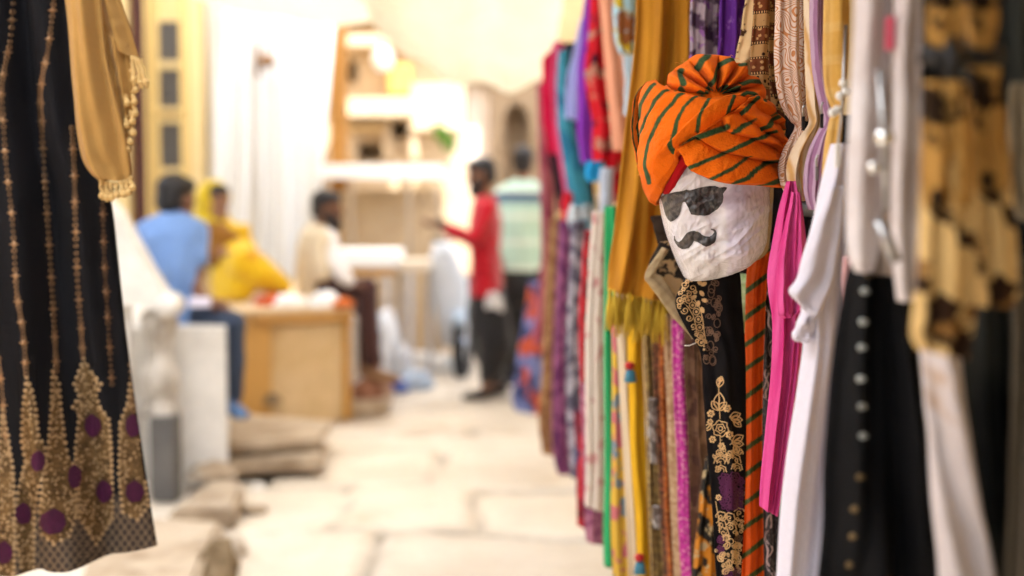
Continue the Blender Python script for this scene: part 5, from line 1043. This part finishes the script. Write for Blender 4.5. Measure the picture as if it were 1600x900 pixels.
# mustard shawl over the dress
m_mus = fabric('mustard wool', (.48, .27, .08), None, .85, sheen=.25, trans=.1)
t = thing('mustard_shawl', P(160, 290, 2.6), 'mustard wool shawl with knotted fringe hanging over the black dress', 'shawl')
cloth('long_panel', 2.60, [(92, -80, 150, -80), (102, 0, 158, 0), (108, 70, 166, 80), (113, 140, 178, 140), (118, 200, 191, 190), (127, 245, 202, 240), (140, 270, 205, 268), (152, 280, 204, 284)], m_mus, t, depth=.02, folds=((1.1, .012), (2.3, .006)), nu=40, nv=70, seed=81)
cloth('upper_panel', 2.64, [(140, -80, 176, -80), (148, 0, 189, 0), (152, 40, 204, 44), (158, 66, 216, 84), (166, 76, 219, 92)], m_mus, t, depth=.018, folds=((1.4, .012),), seed=82)
cloth('middle_panel', 2.63, [(160, 50, 200, 70), (168, 100, 206, 110), (176, 150, 208, 160), (184, 190, 206, 205), (190, 215, 200, 222)], m_mus, t, depth=.015, folds=((1.8, .014),), seed=83)
m_fr = fabric('pale mustard yarn', (.62, .42, .17), None, .85)
fr = [(158, 280, 24, 2), (166, 283, 24, 1), (174, 285, 22, 0), (182, 285, 18, 2), (190, 282, 20, 5), (197, 281, 18, 5), (203, 276, 16, 6), (207, 88, 34, 3), (213, 90, 36, 8), (218, 92, 34, 12), (206, 108, 14, 5), (209, 125, 14, 4), (208, 142, 16, 3), (209, 158, 18, 3), (205, 172, 16, 3), (207, 188, 18, 2), (203, 203, 18, 1), (199, 216, 16, 1), (196, 150, 10, 4), (197, 182, 12, 2)]
for k, (x, y, ln, dx) in enumerate(fr):
    p = P(x, y, 2.585 if y > 230 else 2.61); ln *= 1.35; e = P(x + dx, y + ln, 2.58 if y > 230 else 2.60)
    b = MB(); pts = [p.lerp(e, q) + Vector((.0012 * math.sin(q * 14 + k), -.001 * math.cos(q * 14), 0)) for q in [i / 8 for i in range(9)]]
    b.tube(pts, [.0055, .0048, .0042, .0042, .0042, .0044, .0050, .0042, .0026], 7); b.ball(p.lerp(e, .8), .0066, 6); b.build('tassel', m_fr, t)
# ---------------------------------------------------------------- counter and what stands on it
YT = 8.8
t = thing('wooden_counter', (px(450, YT), YT, 0), 'pale plywood counter with an orange brown corner post', 'counter')
x0, x1 = px(366, YT), px(526, YT); zt = zz(482, YT)
b = MB(); b.box((x0 + .22, YT, .015), (x1, YT + .03, zt - .03), .004); b.build('front_panel', m_ply, t, smooth=False)
b = MB(); b.box((x0, YT - .006, .015), (x0 + .216, YT + .03, zt - .03), .004); b.build('front_board', plain('orange plywood', (.56, .31, .09), .6, var=.2, sc=3), t, smooth=False)
b = MB(); b.box((x1 + .004, YT + .01, .015), (x1 + .05, YT + .7, zt - .03), .004); b.build('side_panel', m_ply, t, smooth=False)
b = MB(); b.box((x1 + .055, YT - .01, .015), (px(549, YT), YT + .09, zt - .032), .006); b.build('corner_post', plain('orange varnished post', (.52, .25, .03), .5, var=.2), t, smooth=False)
b = MB(); b.box((x0 - .04, YT - .04, zt - .028), (px(552, YT), YT + .75, zt), .006); b.build('counter_top', plain('pale counter board', (.62, .46, .28), .6), t, smooth=False)
b = MB(); b.box((x0 + .1, YT - .045, zt - .09), (px(551, YT), YT - .009, zt - .03), .004); b.build('top_rail', m_wood, t, smooth=False)
t.rotation_euler = (0, 0, rad(24))
def blob(name, c, s, m, label, cat, sd, fl=.3):
    bm = bmesh.new(); bmesh.ops.create_icosphere(bm, subdivisions=4, radius=1); mb = MB()
    for v in bm.verts:
        k = 1 + .25 * mnoise.noise(v.co * 1.6 + Vector((sd, 0, 0))) + .12 * mnoise.noise(v.co * 4.5 + Vector((sd, 3, 0))); q = v.co * k; v.co = Vector((q.x * s[0], q.y * s[1], max(-fl, q.z) * s[2]))
    zmin = min(v.co.z for v in bm.verts); bm.verts.index_update(); mb.add([v.co + Vector(c) - Vector((0, 0, zmin)) for v in bm.verts], [tuple(v.index for v in f.verts) for f in bm.faces]); bm.free()
    o = mb.build(name, m); return tag(o, label, cat)
blob('cloth_pile', (px(425, 9.05), 9.08, zt), (.13, .12, .05), fabric('red cloth', (.52, .09, .03)), 'folded red cloth lying on the left of the counter', 'cloth', 1)
blob('paper_pile', (px(452, 8.98), 8.98, zt), (.10, .10, .06), plain('white paper', (.82, .8, .78), .8), 'white crumpled paper on the middle of the counter', 'paper', 2)
blob('paper_pile', (px(505, 9.0), 9.0, zt), (.10, .12, .07), plain('white plastic', (.84, .84, .83), .6), 'white plastic packet near the right end of the counter', 'packet', 3)
blob('cloth_pile', (px(545, 8.95) - .04, 8.95, zt), (.06, .10, .04), fabric('orange red cloth', (.58, .14, .03)), 'orange red cloth at the right corner of the counter', 'cloth', 4)
blob('sack', (px(222, 8.6), 8.6, .62), (.12, .10, .34), fabric('cream sackcloth', (.70, .56, .42)), 'cream sack standing on the stair behind the man in blue', 'sack', 5)
b = MB(); b.box((-2.72, 8.47, 0), (px(262, 8.6), 9.2, .62), .01); tag(b.build('stone_platform', m_white, smooth=False), 'low white stone platform that carries the cream sack', 'platform')
blob('bag', (px(199, 8.5), 8.55, .62), (.07, .08, .30), fabric('black bag cloth', (.02, .018, .018)), 'dark bag leaning beside the cream sack', 'bag', 6)
blob('sack', (px(398, 9.3), 9.32, .62), (.13, .09, .26), fabric('pale beige cloth', (.74, .64, .54)), 'pale beige cushion between the man in blue and the woman', 'cushion', 7)
# vendor stand behind the counter
YV = 11.0
t = thing('vendor_stand', (px(575, YV), YV, 0), 'white topped vendor stand with grey legs beyond the counter', 'stand')
b = MB(); b.box((px(520, YV), YV, zz(418, YV)), (px(622, YV), YV + .6, zz(392, YV)), .015); b.build('top', m_wpaint, t, smooth=False)
b = MB(); b.box((px(522, YV), YV + .02, zz(430, YV)), (px(616, YV), YV + .58, zz(418, YV) - .003), .006); b.build('apron', m_wood, t, smooth=False)
for x in (600, 614, 636, 662):
    b = MB(); b.box((px(x, YV), YV + (.03 if x in (600, 636) else .4), 0), (px(x + 8, YV), YV + (.07 if x in (600, 636) else .44), zz(424, YV)), .004); b.build('leg', plain('grey painted leg', (.42, .42, .44), .6), t, smooth=False)
b = MB(); b.box((px(618, YV), YV + .02, zz(424, YV)), (px(672, YV), YV + .5, zz(408, YV)), .01); b.build('side_shelf', plain('beige board', (.6, .5, .38), .7), t, smooth=False)
blob('bag', (px(604, 10.6), 10.6, .02), (.12, .12, .42), fabric('white plastic sack', (.62, .63, .65)), 'tall white sack standing in front of the vendor stand', 'bag', 8)
blob('bag', (px(632, 10.5), 10.5, .02), (.07, .08, .24), fabric('pale grey sack', (.5, .5, .52)), 'small pale grey sack next to the white sack', 'bag', 9)
blob('bag', (px(568, 9.35), 9.4, .02), (.12, .10, .16), fabric('reddish brown bag', (.28, .13, .08)), 'reddish brown bag on the ground at the end of the counter', 'bag', 10)
blob('bag', (px(590, 9.7), 9.75, .02), (.09, .09, .14), fabric('pinkish brown bag', (.42, .25, .18)), 'pinkish brown bundle behind the reddish bag', 'bundle', 11)
blob('bag', (px(648, 10.4), 10.4, .02), (.14, .12, .10), fabric('pale blue plastic', (.36, .42, .50)), 'crumpled pale blue plastic on the ground by the sacks', 'plastic', 12)
blob('bag', (px(618, 10.2), 10.2, .02), (.08, .07, .07), fabric('deep blue plastic', (.08, .12, .35)), 'small deep blue packet on the ground', 'packet', 13)
blob('rock', (px(655, 11.6), 11.6, 0), (.3, .2, .12), m_white, 'long pale stone lying beyond the plastic', 'rock', 14)
# hanging lantern and plant
t = thing('lantern', P(598, 110, 13), 'white round lantern hanging in front of the far house', 'lantern')
b = MB(); b.ball(P(598, 92, 13), (.10, .10, .11)); b.build('globe', plain('white glass', (.88, .88, .86), .3), t)
b = MB(); b.tube([P(598, 73, 13), P(598, 40, 13), P(594, -60, 13)], .008); b.build('cord', m_black, t)
t = thing('potted_creeper', P(692, 205, 15.2), 'small green creeper growing on the far house wall', 'plant')
rn = random.Random(2); b = MB()
for k in range(150):
    q = rn.random(); c = P(lerp(683, 706, q) + rn.gauss(0, 5), lerp(196, 228, q) + rn.gauss(0, 6), 15.3 - rn.random() * .12); a = Vector((rn.uniform(-1, 1), rn.uniform(-1, .3), rn.uniform(-1, 1))).normalized() * .035; d = a.cross(Vector((rn.random(), rn.random(), rn.random()))).normalized() * .018
    b.add([c - a, c + d, c + a, c - d], [(0, 1, 2, 3)])
b.build('foliage', plain('leaf green', (.10, .22, .03), .6, var=.4), t)
b = MB(); b.tube([P(680, 190, 15.35), P(694, 212, 15.3), P(706, 230, 15.33)], .008); b.build('stem', m_rust, t)
# scooter behind the man in red
YB = 11.2
t = thing('parked_scooter', (px(706, YB), YB, 0), 'parked scooter with a white front shield behind the man in red', 'scooter')
wc = P(722, 510, YB); wc.z = .24
b = MB(); ring = []
for i in range(25):
    q = 6.283 * i / 24; ring.append(wc + Vector((.075 * math.cos(q) * .35 * 1.0, .22 * math.cos(q), .22 * math.sin(q))))
b.tube(ring, .05, 10); tyre = b.build('front_wheel', plain('tyre rubber', (.02, .02, .021), .8), t)
b = MB(); b.tube([wc + Vector((-.03, 0, 0)), wc + Vector((.03, 0, 0))], .10, 14); b.build('rim', m_steel, tyre)
b = MB(); b.ball(wc + Vector((-.02, .0, .22)), (.075, .26, .08)); b.build('mudguard', plain('blue grey paint', (.30, .36, .42), .35), t)
b = MB(); b.loft([[P(x, y, YB + .12) + Vector((0, .06 * math.cos(q) - .06, 0)) + Vector((r_ * math.sin(q), 0, 0)) for q in [6.283 * k / 16 for k in range(16)]] for x, y, r_ in ((712, 540, .10), (706, 490, .13), (700, 440, .16), (694, 405, .12), (692, 378, .07))]); b.build('front_shield', plain('white scooter paint', (.5, .51, .53), .4), t)
b = MB(); b.tube([P(676, 372, YB + .1), P(694, 378, YB + .14), P(716, 370, YB + .1)], .016); b.build('handlebar', m_black, t)
b = MB(); b.ball(P(694, 396, YB + .03), (.055, .04, .05)); b.build('headlight', plain('headlight glass', (.4, .4, .4), .2), t)
b = MB(); b.box((wc.x - .12, YB + .3, .2), (wc.x + .06, YB + .95, .32), .03); b.box((wc.x - .13, YB + .75, .3), (wc.x + .1, YB + 1.4, .62), .08); b.build('body', plain('dark blue scooter body', (.05, .07, .10), .35), t)
b = MB(); b.box((wc.x - .1, YB + .7, .63), (wc.x + .08, YB + 1.4, .74), .04); b.build('seat', m_black, t)
wr_ = wc + Vector((0, 1.2, 0)); b = MB(); b.tube([wr_ + Vector((0, .2 * math.cos(q), .2 * math.sin(q))) for q in [6.283 * i / 24 for i in range(25)]], .05, 10); b.build('rear_wheel', plain('tyre rubber', (.02, .02, .021), .8), t)
# ---------------------------------------------------------------- people
def seg(mb, pts, rs, n=14): mb.tube(pts, rs, n); [mb.ball(p, r * .995, 7) for p, r in zip(pts, rs)]
def tors(mb, pts, wid, dep, side):
    """stacked ellipses: side = unit vector across the shoulders"""
    rings = []; pts = [Vector(p) for p in pts]; side = Vector(side).normalized()
    for i, p in enumerate(pts):
        d = (pts[min(i + 1, len(pts) - 1)] - pts[max(i - 1, 0)]).normalized(); f = d.cross(side).normalized()
        rings.append([p + side * wid[i] * math.cos(q) + f * dep[i] * math.sin(q) for q in [6.283 * k / 20 for k in range(20)]])
    mb.loft(rings)
def hand(mb, wrist, dirv, palmn, s=1.0, curl=.5):
    d = Vector(dirv).normalized(); pn = Vector(palmn).normalized(); sd = d.cross(pn).normalized(); pn = sd.cross(d).normalized()
    R = Matrix((sd, d, pn)).transposed(); mb.ball(wrist + d * .045 * s, (.038 * s, .05 * s, .016 * s), 8, R)
    for k, (o_, l) in enumerate(((-.028, .066), (-.009, .076), (.010, .070), (.028, .054))):
        a = wrist + d * .085 * s + sd * o_ * s; d1 = (d + pn * curl * .6).normalized(); d2 = (d + pn * curl * 1.6).normalized()
        seg(mb, [a - d * .02 * s, a + d1 * l * .5 * s, a + d1 * l * .5 * s + d2 * l * .5 * s], [.0092 * s, .0085 * s, .0075 * s], 8)
    a = wrist + d * .03 * s - sd * .034 * s; d1 = (d * .7 - sd * .8 + pn * .25).normalized(); seg(mb, [a, a + d1 * .035 * s, a + d1 * .035 * s + (d + pn * .4).normalized() * .03 * s], [.0115 * s, .0100 * s, .0085 * s], 8)
def person(loc, label, skin, head, face, up, neck, sides, clothes, arms, legs_skin, hair, hs=1.0, beard=False, hands=(), shoes=(), group=None, core=()):
    """head: centre of the head, face: direction it looks, sides: across the shoulders"""
    t = thing('person', loc, label, 'person', group)
    mb = MB(); f = Vector(face).normalized(); u = Vector(up).normalized(); s_ = f.cross(u).normalized(); u = s_.cross(f).normalized(); R = Matrix((s_, f, u)).transposed(); h = Vector(head)
    mb.ball(h + u * .025 * hs, (.075 * hs, .095 * hs, .095 * hs), 12, R); mb.ball(h + f * .025 * hs - u * .05 * hs, (.058 * hs, .070 * hs, .070 * hs), 12, R)
    mb.ball(h + f * .098 * hs - u * .018 * hs, (.013 * hs, .020 * hs, .022 * hs), 8, R); mb.ball(h + f * .085 * hs - u * .062 * hs, (.026 * hs, .014 * hs, .010 * hs), 8, R); mb.ball(h + f * .075 * hs - u * .10 * hs, (.024 * hs, .024 * hs, .02 * hs), 8, R)
    mb.ball(h + f * .078 * hs + u * .022 * hs, (.05 * hs, .014 * hs, .010 * hs), 8, R)
    for k in (-1, 1): mb.ball(h + s_ * k * .076 * hs - u * .01 * hs, (.010 * hs, .022 * hs, .032 * hs), 8, R)
    nk = [Vector(p) for p in neck]; seg(mb, [h - u * .06 * hs - f * .01] + nk, [.054 * hs] + [.056 * hs] * len(nk))
    for pts, rs in arms: seg(mb, [Vector(p) for p in pts], rs)
    for pts in core: seg(mb, [Vector(p) for p in pts], [.036] * len(pts))
    for pts, rs in legs_skin: seg(mb, [Vector(p) for p in pts], rs)
    for w_, d_, n_, c_ in hands: hand(mb, Vector(w_), d_, n_, hs, c_)
    V, F = remesh(mb.V, mb.F, .0055, 2); obj('body', V, F, skin, t)
    for k in (-1, 1):
        b = MB(); b.ball(h + f * .083 * hs + s_ * k * .031 * hs + u * .002, .012 * hs, 8); b.build('eye', plain('dark eye', (.03, .02, .015), .2), t)
    if hair:
        hb = MB(); hb.ball(h + u * .045 * hs - f * .018 * hs, (.083 * hs, .098 * hs, .088 * hs), 14, R); hb.ball(h - f * .045 * hs - u * .01 * hs, (.076 * hs, .065 * hs, .075 * hs), 12, R); hb.ball(h + u * .075 * hs + f * .04 * hs, (.07 * hs, .055 * hs, .045 * hs), 10, R)
        V, F = remesh(hb.V, hb.F, .007, 1); V = [v + (v - h).normalized() * (.006 * mnoise.noise(v * 60)) for v in V]; obj('hair', V, F, hair, t)
    if beard:
        hb = MB(); hb.ball(h + f * .055 * hs - u * .098 * hs, (.058 * hs, .055 * hs, .055 * hs), 12, R)
        for k in (-1, 1): hb.ball(h + s_ * k * .058 * hs + f * .03 * hs - u * .055 * hs, (.022 * hs, .035 * hs, .055 * hs), 8, R)
        hb.ball(h + f * .092 * hs - u * .045 * hs, (.032 * hs, .012 * hs, .010 * hs), 8, R)
        V, F = remesh(hb.V, hb.F, .007, 1); obj('beard', V, F, hair, t)
    for nm, m, build, vox in clothes:
        cb = MB(); build(cb); V, F = remesh(cb.V, cb.F, vox, 3)
        V = [v + Vector((mnoise.noise(v * 9), mnoise.noise(v * 9 + Vector((7, 0, 0))), 0)) * .010 + Vector((0, -1, 0)) * (.006 * mnoise.noise(Vector((v.x * 30, v.y * 10, v.z * 16)))) for v in V]
        obj(nm, V, F, m, t)
    for (a, d_) in shoes:
        sb = MB(); a = Vector(a); d_ = Vector(d_).normalized(); sd = d_.cross(Vector((0, 0, 1))).normalized(); R2 = Matrix((sd, d_, Vector((0, 0, 1)))).transposed()
        sb.ball(a + d_ * .06, (.045, .10, .035), 10, R2); sb.ball(a - d_ * .02 + Vector((0, 0, .02)), (.04, .05, .045), 10, R2); sb.ball(a + d_ * .13 - Vector((0, 0, .008)), (.042, .05, .026), 10, R2); sb.box(a + Vector((0, 0, -.036)) - Vector((.001, .001, .001)), a + Vector((0, 0, -.03)))
        V, F = remesh(sb.V, sb.F, .008, 2); obj('shoe', V, F, shoe_m, t)
    return t
def cl(name, c): nb = NB(name); o_ = nb.ob(); n_ = nb.noise(o_, 7, 3); return nb.done(nb.mix(n_, scalef(c, .85), scalef(c, 1.1)), .85, nb.noise(o_, 22, 4, .6, .5), .5, .03, sheen=.2, spec=.15)
skin1 = plain('brown skin', (.17, .075, .04), .55, var=.08); skin2 = plain('tan skin', (.26, .125, .07), .55, var=.08)
hair_m = plain('black hair', (.010, .008, .008), .5, var=.3, sc=60); shoe_m = m_black
V3 = Vector
# man in red, in profile
Y = 10.0; S = Vector((.25, 1, 0))
def q(x, y, d=0.0): return P(x, y, Y + d)
person(q(762, 622), 'bearded man in a red shirt and baggy black trousers standing in the lane', skin1, q(752, 274), (-1, -.12, -.18), (0, 0, 1), [q(757, 308)], S,
       [('shirt', cl('red cotton', (.42, .008, .018)), lambda b: (tors(b, [q(758, 305), q(758, 318), q(758, 345), q(758, 390), q(760, 430), q(760, 462)], [.07, .17, .19, .18, .175, .18], [.06, .085, .105, .10, .105, .12], S),
                                                                  seg(b, [q(762, 325, -.17), q(742, 372, -.22), q(718, 364, -.20), q(704, 358, -.18)], [.062, .056, .05, .045]), seg(b, [q(757, 325, .17), q(738, 376, .2), q(714, 366, .2), q(700, 358, .18)], [.062, .056, .05, .045])), .012),
        ('trousers', cl('black cotton', (.016, .015, .017)), lambda b: (tors(b, [q(760, 445), q(761, 470), q(761, 500), q(762, 525)], [.15, .17, .18, .17], [.11, .13, .135, .12], S),
                                                                         seg(b, [q(768, 485, -.09), q(774, 540, -.1), q(766, 578, -.1), q(760, 592, -.1)], [.125, .135, .085, .05]), seg(b, [q(755, 485, .1), q(762, 540, .1), q(772, 580, .1), q(776, 592, .1)], [.125, .13, .085, .05])), .014)],
       [([q(706, 358, -.18), q(697, 354, -.17)], [.034, .028]), ([q(702, 358, .18), q(694, 354, .16)], [.034, .028])],
       [([q(761, 585, -.1), q(760, 612, -.1)], [.045, .036]), ([q(776, 585, .1), q(778, 606, .1)], [.045, .036])], hair_m, 1.0, True,
       [(q(697, 354, -.17), (-1, 0, .12), (0, .3, .9), .35), (q(694, 354, .16), (-1, 0, .12), (0, -.3, .9), .35)], [(q(760, 617, -.1), (-1, -.3, 0)), (q(780, 611, .1), (-1, -.2, 0))],
       core=[[q(757, 308), q(759, 390), q(761, 480)], [q(757, 320), q(762, 325, -.17), q(742, 372, -.22), q(706, 358, -.18)], [q(757, 320), q(757, 325, .17), q(738, 376, .2), q(702, 358, .18)], [q(761, 480), q(768, 485, -.09), q(774, 540, -.1), q(761, 587, -.1)], [q(761, 480), q(755, 485, .1), q(762, 540, .1), q(776, 587, .1)]])
b = MB(); b.tube([q(700, 350, 0.02), q(684, 346, 0.02)], .02, 8); tag(b.build('phone', m_black), 'dark phone in the hands of the man in red', 'phone')
o = blob('plastic_bag', (px(770, 9.85), 9.84, zz(486, 9.85)), (.07, .05, .10), plain('white plastic film', (.55, .53, .52), .4), 'white plastic bag hanging at the hip of the man in red', 'bag', 21)
# man in a pale striped shirt, back to us
Y = 10.7; S2 = (1, .15, 0)
def cl2():
    nb = NB('mint striped shirt'); o_ = nb.ob(); sx = nb.n('ShaderNodeSeparateXYZ'); nb.put(sx.inputs[0], o_); z_ = sx.outputs[2]
    st = nb.frac(nb.math('MULTIPLY', z_, 5.2)); c_ = nb.mix(nb.step(nb.math('ABSOLUTE', nb.math('SUBTRACT', st, .5)), .12, .06), (.40, .58, .48), (.58, .68, .58)); c_ = nb.mix(nb.step(nb.math('ABSOLUTE', nb.math('SUBTRACT', z_, .235)), .045, .03), c_, (.05, .10, .17))
    return nb.done(c_, .85, nb.noise(o_, 20, 4, .6), .4, .03)
person(q(815, 612), 'man in a pale mint striped shirt and black trousers seen from behind', skin2, q(818, 254), (.15, 1, .05), (0, 0, 1), [q(818, 286)], S2,
       [('shirt', cl2(), lambda b: (tors(b, [q(817, 280), q(816, 292), q(815, 320), q(813, 370), q(812, 432)], [.07, .165, .175, .165, .17], [.06, .10, .12, .115, .12], S2), seg(b, [q(786, 304), q(783, 360, -.02), q(784, 400, -.05)], [.066, .055, .048]), seg(b, [q(847, 304), q(852, 360), q(850, 400)], [.07, .058, .05])), .012),
        ('trousers', cl('black denim', (.018, .017, .018)), lambda b: (tors(b, [q(812, 420), q(811, 450), q(811, 475)], [.175, .175, .16], [.12, .125, .11], S2), seg(b, [q(795, 465), q(797, 530), q(801, 602)], [.095, .08, .06]), seg(b, [q(828, 465), q(828, 530), q(828, 598)], [.095, .08, .06])), .014)],
       [([q(776, 398, -.05), q(780, 430, -.12), q(782, 445, -.14)], [.042, .032, .028]), ([q(856, 398), q(858, 445)], [.042, .03])], [([q(801, 596), q(801, 606)], [.04, .04]), ([q(828, 594), q(828, 602)], [.04, .04])], hair_m, 1.0, False,
       [(q(782, 445, -.14), (.1, -.1, -1), (1, 0, 0), .4), (q(858, 445), (0, 0, -1), (-1, 0, 0), .4)], [(q(801, 607), (.1, 1, 0)), (q(828, 603), (.1, 1, 0))],
       core=[[q(818, 286), q(815, 370), q(811, 460)], [q(816, 300), q(781, 302), q(774, 360, -.02), q(776, 400, -.05)], [q(816, 300), q(851, 302), q(858, 360), q(856, 400)], [q(811, 460), q(797, 530), q(801, 598)], [q(811, 460), q(828, 530), q(828, 596)]])
# man in blue sitting with his back to us
Y = 7.2; S3_ = (1, .30, 0); shoe_m = plain('blue shoe', (.08, .16, .32), .6)
person(q(290, 505), 'man in a blue t-shirt and jeans sitting on the pale stone block', skin1, q(276, 312, .05), (.55, .8, -.12), (0, .05, 1), [q(272, 342, .03)], S3_,
       [('t_shirt', cl('blue jersey', (.16, .28, .56)), lambda b: (tors(b, [q(271, 336, .04), q(269, 346, .02), q(266, 370), q(270, 420, -.01), q(279, 465, .02), q(290, 498, .06)], [.07, .155, .17, .135, .125, .15], [.06, .09, .115, .12, .12, .13], S3_),
                                                                     seg(b, [q(230, 362, -.03), q(226, 395, .05), q(236, 410, .12)], [.066, .06, .055]), seg(b, [q(304, 360, .06), q(308, 388, .03), q(309, 402, .02)], [.066, .062, .058])), .012),
        ('trousers', cl('blue grey denim', (.035, .05, .085)), lambda b: (tors(b, [q(290, 478, .05), q(296, 498, .08), q(300, 508, .1)], [.155, .165, .14], [.12, .14, .12], S3_), seg(b, [q(308, 492, .02), q(338, 497, -.02), q(364, 506, -.06), q(367, 560, -.05), q(364, 618, -.03)], [.09, .085, .072, .06, .05]),
                                                                           seg(b, [q(290, 492, .18), q(330, 494, .3), q(352, 504, .34), q(350, 560, .35)], [.09, .085, .07, .06])), .013)],
       [([q(308, 415, .03), q(304, 446, -.02), q(318, 466, -.08)], [.044, .042, .03]), ([q(236, 408, .12), q(250, 440, .25), q(280, 462, .22)], [.044, .04, .03])], [([q(364, 612, -.03), q(363, 632, -.04)], [.04, .036])], hair_m, 1.02, False,
       [(q(318, 466, -.08), (1, .2, -.3), (0, .3, -1), .5), (q(280, 462, .22), (1, -.1, -.3), (0, .3, -1), .5)], [(q(362, 640, -.06), (.5, -.8, 0))],
       core=[[q(272, 342, .03), q(276, 420), q(292, 490, .06)], [q(269, 352), q(230, 362, -.03), q(226, 395, .05), q(236, 410, .12)], [q(269, 352), q(306, 360, .06), q(309, 395, .04), q(308, 417, .03)], [q(292, 490, .06), q(338, 497, -.02), q(364, 506, -.06), q(367, 560, -.05), q(364, 614, -.03)]])
b = MB(); b.box(q(294, 480, -.16), q(330, 464, -.12), .006); tag(b.build('notebook', plain('pale lilac paper', (.72, .68, .80), .7), smooth=False), 'pale lilac notebook on the lap of the man in blue', 'notebook')
# woman in a yellow sari
Y = 9.45; S4 = (1, -.35, 0); shoe_m = m_rust
m_sari = cl('yellow sari', (.74, .52, .01))
nb = NB('yellow print sari'); o_ = nb.ob(); c_ = nb.mix(nb.step(nb.noise(o_, 4.5, 3), .52, .64), (.68, .42, .003), (.54, .25, .005)); c_ = nb.mix(nb.step(nb.noise(nb.vadd(o_, (3, 1, 5)), 7, 2), .66, .72), c_, (.30, .34, .03))
m_sari = nb.done(c_, .8, nb.noise(nb.vmul(o_, (16, 16, 7)), 1, 4, .6), .7, .04, sheen=.2)
person(q(360, 500), 'woman wrapped in a yellow sari with a covered head sitting behind the counter', skin2, q(338, 316), (.75, -.65, -.06), (0, 0, 1), [q(337, 348)], S4,
       [('veil', cl('mustard veil', (.58, .40, .01)), lambda b: (b.ball(q(334, 309, .03), (.115, .11, .125), 14), b.ball(q(328, 325, .06), (.10, .09, .12), 12), tors(b, [q(332, 325, .05), q(330, 345, .04), q(332, 372, .03)], [.10, .15, .18], [.08, .10, .12], S4)), .012),
        ('blouse', cl('brown orange blouse', (.24, .10, .012)), lambda b: (tors(b, [q(338, 350, -.03), q(340, 366, -.05), q(344, 390, -.05), q(350, 410, -.03)], [.10, .165, .165, .14], [.08, .11, .12, .11], S4), seg(b, [q(314, 358), q(308, 385, -.06), q(338, 392, -.16)], [.06, .055, .05])), .012),
        ('sari', m_sari, lambda b: (tors(b, [q(368, 352, -.02), q(372, 380), q(374, 410), q(376, 440), q(378, 465)], [.06, .10, .15, .19, .2], [.08, .13, .18, .2, .2], S4), seg(b, [q(360, 392, -.06), q(384, 412, -.2), q(416, 432, -.2), q(444, 446, -.15)], [.10, .12, .10, .06]), seg(b, [q(356, 420), q(380, 446, -.12), q(410, 450, -.1), q(436, 452, -.08)], [.12, .14, .10, .05]), seg(b, [q(345, 345, .03), q(362, 362, -.06), q(382, 360, -.02)], [.05, .06, .05])), .013)],
       [([q(336, 392, -.16), q(356, 396, -.2)], [.036, .03])], [], hair_m, 1.0, False, [(q(356, 396, -.2), (1, -.1, 0), (0, -.2, -1), .4)], [],
       core=[[q(337, 348), q(342, 385, -.05), q(350, 410, -.03), q(372, 450)], [q(337, 362), q(314, 358), q(308, 385, -.06), q(338, 392, -.16)]])
# bearded man in cream sitting at the end of the counter
Y = 9.35; S5 = (.35, 1, 0); shoe_m = m_rust
def qq(x, y, d=0.0): return P(x, y, 9.35 + d)
person(qq(520, 470), 'bearded man in a cream shirt and dark brown trousers sitting by the counter', skin1, qq(511, 326, .25), (1, -.1, -.08), (0, 0, 1), [qq(502, 354, .25)], S5,
       [('shirt', cl('cream cotton', (.64, .53, .37)), lambda b: (tors(b, [qq(502, 350, .25), qq(500, 362, .25), qq(498, 390, .25), qq(498, 425, .25), qq(500, 458, .25)], [.07, .17, .19, .185, .19], [.07, .11, .14, .15, .16], S5), seg(b, [qq(500, 372, .05), qq(502, 410, .0), qq(505, 428, -.02)], [.07, .06, .055])), .013),
        ('sleeve', cl('white cotton', (.76, .73, .72)), lambda b: (seg(b, [qq(512, 370, .1), qq(522, 408, .02), qq(538, 432, .0), qq(545, 438, 0)], [.06, .062, .055, .045])), .012),
        ('trousers', cl('dark brown cotton', (.055, .022, .02)), lambda b: (tors(b, [qq(502, 440, .27), qq(506, 458, .27)], [.17, .17], [.14, .14], S5), seg(b, [qq(510, 452, .12), qq(545, 450, .1), qq(574, 450, .08), qq(576, 510, .08), qq(582, 562, .06)], [.09, .088, .08, .075, .07]), seg(b, [qq(510, 452, .4), qq(550, 450, .42), qq(570, 450, .44), qq(566, 510, .44), qq(566, 560, .45)], [.09, .085, .08, .07, .065])), .014)],
       [([qq(542, 437, 0), qq(552, 444, .04)], [.036, .028])], [([qq(583, 556, .06), qq(586, 584, .04)], [.045, .036]), ([qq(566, 556, .45), qq(568, 578, .43)], [.045, .036])], hair_m, 1.0, True,
       [(qq(552, 444, .04), (1, .1, -.1), (0, 0, -1), .4)], [(qq(588, 590, .03), (1, -.3, 0)), (qq(570, 583, .42), (1, -.2, 0))],
       core=[[qq(502, 354, .25), qq(499, 400, .25), qq(504, 455, .27)], [qq(502, 366, .25), qq(512, 370, .1), qq(522, 408, .02), qq(542, 437, 0)], [qq(504, 455, .27), qq(545, 450, .1), qq(574, 450, .08), qq(576, 510, .08), qq(583, 558, .06)], [qq(504, 455, .27), qq(550, 450, .42), qq(570, 450, .44), qq(566, 510, .44), qq(566, 558, .45)]])
